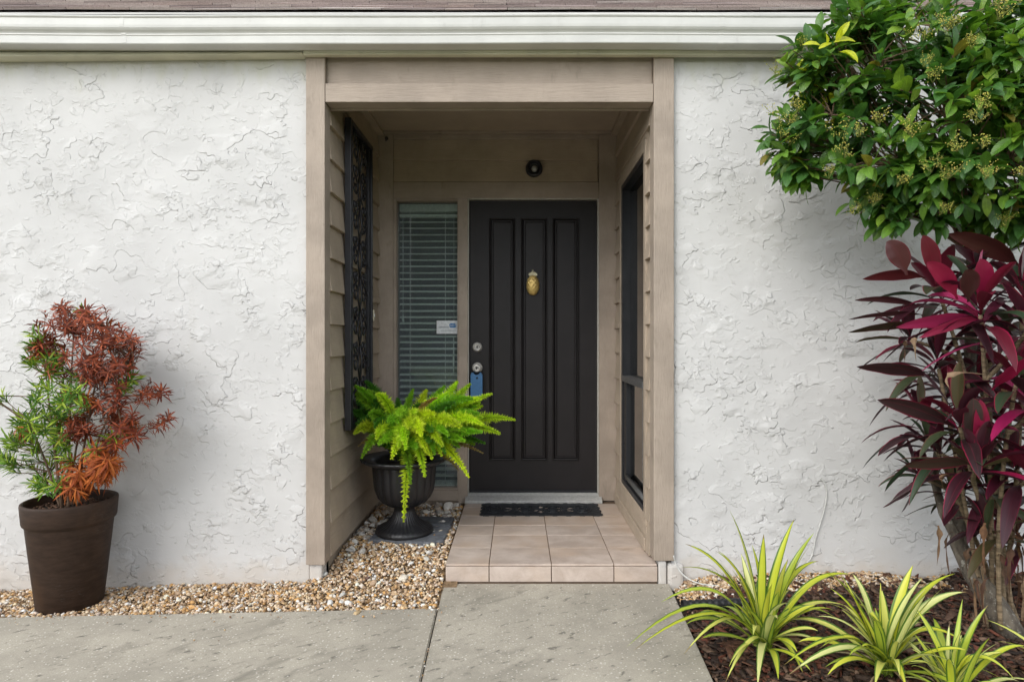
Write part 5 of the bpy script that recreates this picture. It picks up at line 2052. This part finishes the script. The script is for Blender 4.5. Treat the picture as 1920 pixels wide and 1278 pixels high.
# ---- cordyline clump
ti = empty('ti_plant', tuple(W(1880, 1180, 2.55)), 'tall red and maroon ti plant with pink blades on ringed canes', 'plant')
rr = random.Random(21)
canes = []
heads = [(1838, 590, 2.42, 1.0, 'pink'), (1765, 560, 2.62, 1.0, 'mix'), (1835, 515, 2.66, 1.0, 'mix'), (1915, 560, 2.5, 1.0, 'mix'), (1760, 690, 2.62, 0.9, 'dark'), (1905, 720, 2.40, 1.0, 'pink'),
         (1800, 800, 2.44, 0.95, 'mix'), (1735, 800, 2.66, 0.85, 'dark'), (1830, 880, 2.40, 0.9, 'pinkedge'), (1905, 880, 2.5, 0.9, 'mix'), (1740, 900, 2.7, 0.7, 'green'), (1790, 930, 2.62, 0.7, 'green'),
         (1880, 640, 2.7, 1.0, 'dark'), (1835, 720, 2.75, 1.0, 'dark'), (1950, 800, 2.6, 1.0, 'mix'), (1875, 800, 2.75, 1.0, 'dark'), (1890, 960, 2.68, 0.8, 'dark'),
         (1765, 850, 2.6, 0.85, 'green'), (1850, 930, 2.6, 0.85, 'green'), (1790, 740, 2.74, 0.9, 'dark'), (1910, 1010, 2.6, 0.7, 'green'), (1720, 640, 2.72, 0.85, 'dark'), (1925, 620, 2.34, 1.0, 'mix'), (1935, 760, 2.36, 1.0, 'pink'), (1930, 900, 2.4, 0.9, 'mix'), (1860, 1000, 2.52, 0.7, 'green')]
TI_W = lambda f: (0.13 if f < 0.12 else 0.13 + 0.87 * math.sin(math.pi * min(1, (f - 0.12) / 0.88) ** 0.85) ** 0.8) if f < 0.985 else 0.02


def ti_leaf(p, d, L, w_, c, droop, name='leaf', mat='ti', ripple=0.04):
    p0 = p
    p1 = p + d * L * 0.55 + Vector((0, 0, 0.06 * L))
    p2 = p + d * L + Vector((0, 0, -droop * L))
    if p2.y > 3.09:
        p2.y = 3.09 - rr.uniform(0, 0.05)
    if p1.y > 3.06:
        p1.y = 3.06
    m_ = MB()
    blade(m_, p0, p1, p2, w_, TI_W, 12, rr.uniform(0.15, 0.5), rr.uniform(-0.5, 0.5), c, ripple=ripple)
    m_.build(name, M[mat], ti)


def ti_colour(mode):
    r = rr.random()
    dark = rr.choice([(0.040, 0.010, 0.016), (0.055, 0.012, 0.02), (0.030, 0.013, 0.015), (0.075, 0.012, 0.026)])
    pink = rr.choice([(0.32, 0.014, 0.085), (0.24, 0.010, 0.05), (0.40, 0.035, 0.125), (0.18, 0.009, 0.03)])
    olive = rr.choice([(0.045, 0.060, 0.028), (0.035, 0.065, 0.032), (0.065, 0.055, 0.022)])
    red = rr.choice([(0.11, 0.010, 0.022), (0.14, 0.010, 0.03)])
    if mode == 'pink':
        c = pink if r < 0.24 else (red if r < 0.38 else (olive if r < 0.46 else dark))
    elif mode == 'mix':
        c = pink if r < 0.09 else (red if r < 0.22 else (olive if r < 0.44 else dark))
    elif mode == 'pinkedge':
        c = pink if r < 0.15 else (olive if r < 0.55 else dark)
    elif mode == 'green':
        c = olive if r < 0.5 else dark
    else:
        c = red if r < 0.12 else (olive if r < 0.27 else dark)
    return (*c, rr.choice([0.25, 0.5, 0.9, 1.0]))


for hi, (px, py, Z, sc_, mode) in enumerate(heads):
    p = W(px, py, Z)
    base = W(1872 + rr.uniform(-25, 50), 1172 + rr.uniform(-8, 20), 2.55 + rr.uniform(-0.06, 0.1))
    if len(canes) >= 8:
        base = min((q for c_ in canes for q in c_[6:30]), key=lambda q: (q - p).length + (0.5 if q.z > p.z - 0.08 else 0))
    mid = (p + base) * 0.5 + Vector((rr.uniform(-0.03, 0.09), rr.uniform(-0.02, 0.05), 0))
    pts = bez(base, mid, p, 36)
    canes.append(pts)
    m = MB()
    m.tube(pts, [(0.0088 + (0.0013 if i % 2 else 0)) * (1 - 0.006 * i) for i in range(37)], 8)
    m.build('cane', M['cane'], ti)
    n = int(15 * (0.6 + 0.5 * sc_))
    axis = (pts[-1] - pts[-4]).normalized()
    for k in range(n):
        t = k / n
        a_ = k * 2.39996 + rr.uniform(-0.25, 0.25)
        el = R(78 - 88 * t ** 0.8 + rr.uniform(-10, 10))
        d = Vector((math.cos(a_) * math.cos(el), math.sin(a_) * math.cos(el), math.sin(el)))
        d = (d + Vector((axis.x, axis.y, 0)) * 0.3).normalized()
        L = rr.uniform(0.24, 0.34) * sc_ * (0.75 + 0.35 * t)
        q = p + axis * (0.05 * (1 - t)) - axis * 0.06 * t
        ti_leaf(q, d, L, rr.uniform(0.023, 0.033) * sc_, ti_colour(mode), rr.uniform(0.1, 0.6) * (0.3 + t))
# a few blades that stand out clearly in the photograph
for (b0, tip, Zb, Zt, w_, c) in (((1842, 600), (1680, 612), 2.40, 2.28, 0.034, (0.40, 0.03, 0.11, 0.3)), ((1838, 598), (1722, 632), 2.40, 2.26, 0.028, (0.44, 0.03, 0.10, 0.3)),
                                 ((1745, 705), (1606, 686), 2.55, 2.48, 0.036, (0.045, 0.02, 0.022, 0.9)), ((1735, 520), (1617, 522), 2.6, 2.5, 0.028, (0.10, 0.014, 0.016, 0.6)),
                                 ((1915, 500), (1778, 437), 2.55, 2.46, 0.038, (0.065, 0.016, 0.014, 0.2)), ((1840, 570), (1838, 484), 2.42, 2.36, 0.036, (0.21, 0.010, 0.04, 0.5)),
                                 ((1700, 515), (1662, 452), 2.5, 2.5, 0.040, (0.06, 0.013, 0.012, 0.2)), ((1755, 530), (1730, 440), 2.55, 2.5, 0.032, (0.12, 0.012, 0.02, 0.4)),
                                 ((1795, 560), (1738, 490), 2.42, 2.38, 0.032, (0.24, 0.010, 0.04, 0.4)), ((1815, 565), (1810, 505), 2.36, 2.3, 0.036, (0.045, 0.012, 0.012, 0.2)),
                                 ((1860, 730), (1920, 670), 2.35, 2.2, 0.04, (0.33, 0.010, 0.06, 0.3)), ((1790, 800), (1645, 748), 2.46, 2.4, 0.036, (0.040, 0.018, 0.02, 1.0)),
                                 ((1825, 870), (1695, 872), 2.38, 2.24, 0.036, (0.05, 0.03, 0.02, 1.0)), ((1815, 835), (1825, 745), 2.4, 2.33, 0.038, (0.05, 0.035, 0.03, 0.8)),
                                 ((1830, 860), (1838, 748), 2.38, 2.34, 0.03, (0.24, 0.010, 0.045, 0.5)), ((1740, 900), (1655, 950), 2.66, 2.5, 0.038, (0.06, 0.02, 0.024, 0.5)),
                                 ((1720, 905), (1690, 960), 2.66, 2.56, 0.032, (0.035, 0.02, 0.02, 0.3)), ((1735, 590), (1590, 598), 2.6, 2.56, 0.016, (0.06, 0.02, 0.02, 0.2)),
                                 ((1730, 575), (1602, 562), 2.62, 2.58, 0.015, (0.05, 0.014, 0.016, 0.2)), ((1740, 610), (1590, 622), 2.6, 2.5, 0.024, (0.04, 0.03, 0.015, 0.6))):
    p0, p2 = W(b0[0], b0[1], Zb), W(tip[0], tip[1], Zt)
    m = MB()
    side_ = Vector((0, 0.75, 0.65)).cross(p2 - p0).normalized()
    blade(m, p0, (p0 + p2) * 0.5 + Vector((0, -0.02, 0.035)), p2, w_, TI_W, 14, 0.25, rr.uniform(-0.3, 0.3), c, side=side_, ripple=0.04)
    m.build('leaf', M['ti'], ti)
# dried blades hanging from the canes
for (px, py, Z, dx, L) in ((1700, 640, 2.5, -0.02, 0.09), (1712, 635, 2.48, 0.0, 0.09), (1845, 700, 2.36, -0.14, 0.06), (1900, 735, 2.36, -0.05, 0.05), (1755, 985, 2.62, -0.01, 0.16), (1830, 1030, 2.5, -0.03, 0.14),
                           (1870, 1040, 2.46, 0.02, 0.13), (1890, 1060, 2.5, 0.0, 0.16), (1845, 1060, 2.5, 0.0, 0.15), (1910, 1020, 2.46, 0.02, 0.18), (1785, 890, 2.5, -0.03, 0.1), (1865, 990, 2.6, 0.0, 0.2),
                           (1840, 990, 2.62, 0.02, 0.2), (1900, 960, 2.6, 0.0, 0.25), (1815, 1000, 2.66, 0.01, 0.15), (1880, 900, 2.66, 0.01, 0.2)) + tuple((rr.uniform(1790, 1925), rr.uniform(930, 1090), rr.uniform(2.44, 2.68), rr.uniform(-0.05, 0.05), rr.uniform(0.10, 0.24)) for _ in range(26)):
    p = W(px, py, Z)
    m = MB()
    c = rr.choice([(0.15, 0.07, 0.03), (0.24, 0.14, 0.075), (0.09, 0.04, 0.02), (0.12, 0.065, 0.035), (0.30, 0.20, 0.12)])
    blade(m, p, p + Vector((dx * 1.5 + rr.uniform(-0.05, 0.05), rr.uniform(-0.05, 0.02), 0.03)), p + Vector((dx, -0.02, -L)), rr.uniform(0.008, 0.016), lambda f: min(1, 0.2 + 1.6 * f) * min(1, (1.03 - f) * 1.8) * (0.8 + 0.3 * math.sin(f * 17)), 14, rr.uniform(-0.4, 0.6), rr.uniform(-4.0, 4.0), (*c, 1), ripple=0.35)
    m.build('dead_leaf', M['dry'], ti)

# ---- variegated strap-leaved plants
STRAP_W = lambda f: min(1.0, 0.45 + 1.6 * f) * (1.0 if f < 0.45 else max(0.03, 1 - ((f - 0.45) / 0.55) ** 1.7))
YEL = [(0.60, 0.60, 0.06), (0.64, 0.64, 0.15), (0.54, 0.58, 0.05), (0.66, 0.67, 0.26), (0.40, 0.48, 0.05)]
rr = random.Random(8)


def strap_plant(base, tips, nfill, label, size=1.0, seed=1):
    rr_ = random.Random(seed)
    o = empty('strap_leaf_plant', base, label, 'plant', 'variegated strap leaved plants in the bed')
    for (tp, arch, w_) in tips:
        p0 = Vector(base) + Vector((rr_.uniform(-0.02, 0.02), rr_.uniform(-0.02, 0.02), 0))
        m_ = MB()
        mid = (p0 + tp) * 0.5
        mid.z += arch
        mid.x = p0.x + (tp.x - p0.x) * 0.34
        mid.y = p0.y + (tp.y - p0.y) * 0.34
        blade(m_, p0, mid, tp, w_ * 1.45, STRAP_W, 12, 0.35, rr_.uniform(-0.6, 0.6), (*rr_.choice(YEL), 1))
        m_.build('leaf', M['strap'], o)
    for k in range(nfill):
        a_ = k * 2.39996 + rr_.uniform(-0.3, 0.3)
        t = (k + 0.5) / nfill
        el = R(80 - 55 * t + rr_.uniform(-8, 8))
        L = size * rr_.uniform(0.24, 0.40)
        d = Vector((math.cos(a_) * math.cos(el), math.sin(a_) * math.cos(el), math.sin(el)))
        p0 = Vector(base) + Vector((rr_.uniform(-0.025, 0.025), rr_.uniform(-0.025, 0.025), rr_.uniform(0, 0.03)))
        p1 = p0 + d * L * 0.62
        p2 = p0 + Vector((d.x, d.y, 0)).normalized() * L * (0.35 + 0.55 * t) + Vector((0, 0, d.z * L * (1.0 - 0.85 * t)))
        p2.z = max(p2.z, ground_z(p2.x, p2.y) + 0.012 if p2.x > 0.72 else 0.015)
        if p2.y > 3.08:
            p2.y = 3.08
        m_ = MB()
        blade(m_, p0, p1, p2, rr_.uniform(0.009, 0.018) * size, STRAP_W, 11, 0.35, rr_.uniform(-0.6, 0.6), (*rr_.choice(YEL), 1))
        m_.build('leaf', M['strap'], o)
    for k in range(7):
        a_ = rr_.uniform(0, 6.28)
        L = rr_.uniform(0.10, 0.2)
        p0 = Vector(base) + Vector((0.02 * math.cos(a_), 0.02 * math.sin(a_), 0.03))
        p2 = p0 + Vector((math.cos(a_) * L, math.sin(a_) * L, 0))
        p2.z = ground_z(p2.x, p2.y) + 0.014 if p2.x > 0.75 else 0.03
        m_ = MB()
        blade(m_, p0, (p0 + p2) * 0.5 + Vector((0, 0, 0.03)), p2, rr_.uniform(0.004, 0.008), STRAP_W, 10, 0.7, rr_.uniform(-3, 3), (*rr_.choice([(0.34, 0.25, 0.14), (0.22, 0.14, 0.07), (0.42, 0.34, 0.20)]), 1), ripple=0.4)
        m_.build('dead_leaf', M['dry'], o)
    return o


bA = tuple(W(1432, 1216, 2.37))
strap_plant(bA, [(W(1368, 955, 2.42), 0.10, 0.013), (W(1489, 972, 2.44), 0.08, 0.014), (W(1526, 998, 2.46), 0.08, 0.011), (W(1432, 1000, 2.36), 0.08, 0.012),
                 (W(1285, 1018, 2.42), 0.14, 0.013), (W(1278, 1062, 2.40), 0.18, 0.014), (W(1240, 1127, 2.34), 0.24, 0.013), (W(1176, 1210, 2.22), 0.30, 0.016), (W(1188, 1218, 2.20), 0.26, 0.014),
                 (W(1340, 1030, 2.5), 0.12, 0.010), (W(1535, 1050, 2.5), 0.16, 0.010), (W(1600, 1076, 2.5), 0.2, 0.010), (W(1282, 1225, 2.24), 0.24, 0.009), (W(1360, 1278, 2.16), 0.18, 0.010), (W(1420, 1290, 2.14), 0.14, 0.012),
                 (W(1510, 1270, 2.2), 0.16, 0.011), (W(1565, 1155, 2.4), 0.18, 0.012), (W(1590, 1135, 2.45), 0.16, 0.012), (W(1345, 1030, 2.46), 0.12, 0.012), (W(1410, 1020, 2.42), 0.08, 0.011)],
            34, 'variegated strap leaved plant with blades reaching over the walk edge', 1.0, 4)
bB = tuple(W(1662, 1262, 2.20))
strap_plant(bB, [(W(1712, 1058, 2.24), 0.08, 0.014), (W(1790, 1074, 2.26), 0.14, 0.013), (W(1812, 1108, 2.2), 0.14, 0.013), (W(1597, 1072, 2.28), 0.10, 0.013), (W(1545, 1070, 2.3), 0.13, 0.013), (W(1572, 1085, 2.3), 0.10, 0.010),
                 (W(1652, 1100, 2.24), 0.07, 0.011), (W(1822, 1214, 2.1), 0.20, 0.013), (W(1470, 1245, 2.08), 0.20, 0.012), (W(1480, 1262, 2.06), 0.18, 0.012), (W(1535, 1215, 2.15), 0.16, 0.011), (W(1630, 1150, 2.18), 0.10, 0.011),
                 (W(1745, 1145, 2.2), 0.10, 0.008), (W(1775, 1182, 2.2), 0.12, 0.009), (W(1640, 1285, 2.02), 0.10, 0.012), (W(1700, 1290, 2.02), 0.12, 0.013), (W(1610, 1130, 2.28), 0.12, 0.010)],
            40, 'variegated strap leaved plant standing full between its two neighbours in mulch', 1.0, 9)
bC = tuple(W(1785, 1320, 2.06))
strap_plant(bC, [(W(1803, 1180, 2.06), 0.06, 0.012), (W(1780, 1168, 2.12), 0.06, 0.006), (W(1735, 1215, 2.1), 0.08, 0.010), (W(1885, 1222, 2.06), 0.10, 0.009), (W(1905, 1275, 2.0), 0.22, 0.009), (W(1820, 1225, 2.04), 0.06, 0.009), (W(1725, 1205, 2.1), 0.06, 0.006), (W(1700, 1240, 2.02), 0.10, 0.011)],
            26, 'low variegated strap leaved plant cut by the bottom edge beneath the ti plant', 0.95, 12)
bD = tuple(W(2010, 1330, 2.1))
strap_plant(bD, [(W(1850, 1160, 2.3), 0.10, 0.008), (W(1870, 1200, 2.12), 0.10, 0.013)], 10, 'few variegated strap blades reaching in beside the grey trunk foot', 0.7, 15)

# ---- odds and ends on the ground
pp0, pp1 = W(1281, 1133, 2.70), W(1400, 1128, 2.72)
dp = empty('drain_pipe', tuple(pp0), 'short black corrugated drain pipe lying on gravel beside the walk', 'pipe')
m = MB()
n_ = 60
pts = [pp0.lerp(pp1, i / n_) for i in range(n_ + 1)]
m.tube(pts, [0.0205 + 0.0018 * math.sin(i * 1.05) for i in range(n_ + 1)], 18, cap=False)
m.build('hose', M['black'], dp)
m = MB()
ax = (pp1 - pp0).normalized()
m.tube([pp0 - ax * 0.004, pp0 + ax * 0.012], [0.0232, 0.0232], 18, cap=False)
m.tube([pp0 - ax * 0.0042, pp0 + ax * 0.05], [0.0225, 0.016], 18, cap=False)
m.build('pipe_collar', M['black'], dp)

cb = MB()
pts = [W(1263, 1040, 3.092), W(1268, 1058, 3.086), W(1282, 1077, 3.06), W(1305, 1090, 3.02), W(1340, 1096, 3.0), W(1400, 1094, 3.03), W(1450, 1086, 3.08), W(1490, 1072, 3.112), W(1520, 1045, 3.118),
       W(1530, 1005, 3.119), W(1544, 960, 3.119), W(1550, 925, 3.119), W(1546, 905, 3.119), W(1538, 895, 3.12)]
sm = []
for i in range(len(pts) - 1):
    p0, p1, p2, p3 = pts[max(i - 1, 0)], pts[i], pts[i + 1], pts[min(i + 2, len(pts) - 1)]
    for k in range(6):
        t = k / 6
        sm.append(0.5 * ((2 * p1) + (p2 - p0) * t + (2 * p0 - 5 * p1 + 4 * p2 - p3) * t * t + (3 * p1 - p0 - 3 * p2 + p3) * t ** 3))
sm.append(pts[-1])
cb.tube(sm, 0.0034, 7)
cb.build('cable', M['cable'], None, label='thin white cable climbing the stucco behind the strap leaved plant', cat='cable')

gt = empty('grass_tuft', (0.16, 2.11, -0.12), 'small tuft of grass at the near edge of the concrete walk', 'grass tuft')
for k, (px, h) in enumerate(((1062, 0.155), (1057, 0.11), (1026, 0.13), (1031, 0.10), (950, 0.108), (1070, 0.09))):
    p0 = Vector(((px - 970) / F * 2.09, 2.10, -0.125))
    m = MB()
    blade(m, p0, p0 + Vector((0.0, -0.005, h * 0.6)), p0 + Vector((0.012 * (-1) ** k, -0.012, h)), 0.003, lambda f: max(0.05, 1 - f * f), 6, 0.3, 0.2, (0.06, 0.14, 0.025, 1))
    m.build('grass_blade', M['grass'], gt)
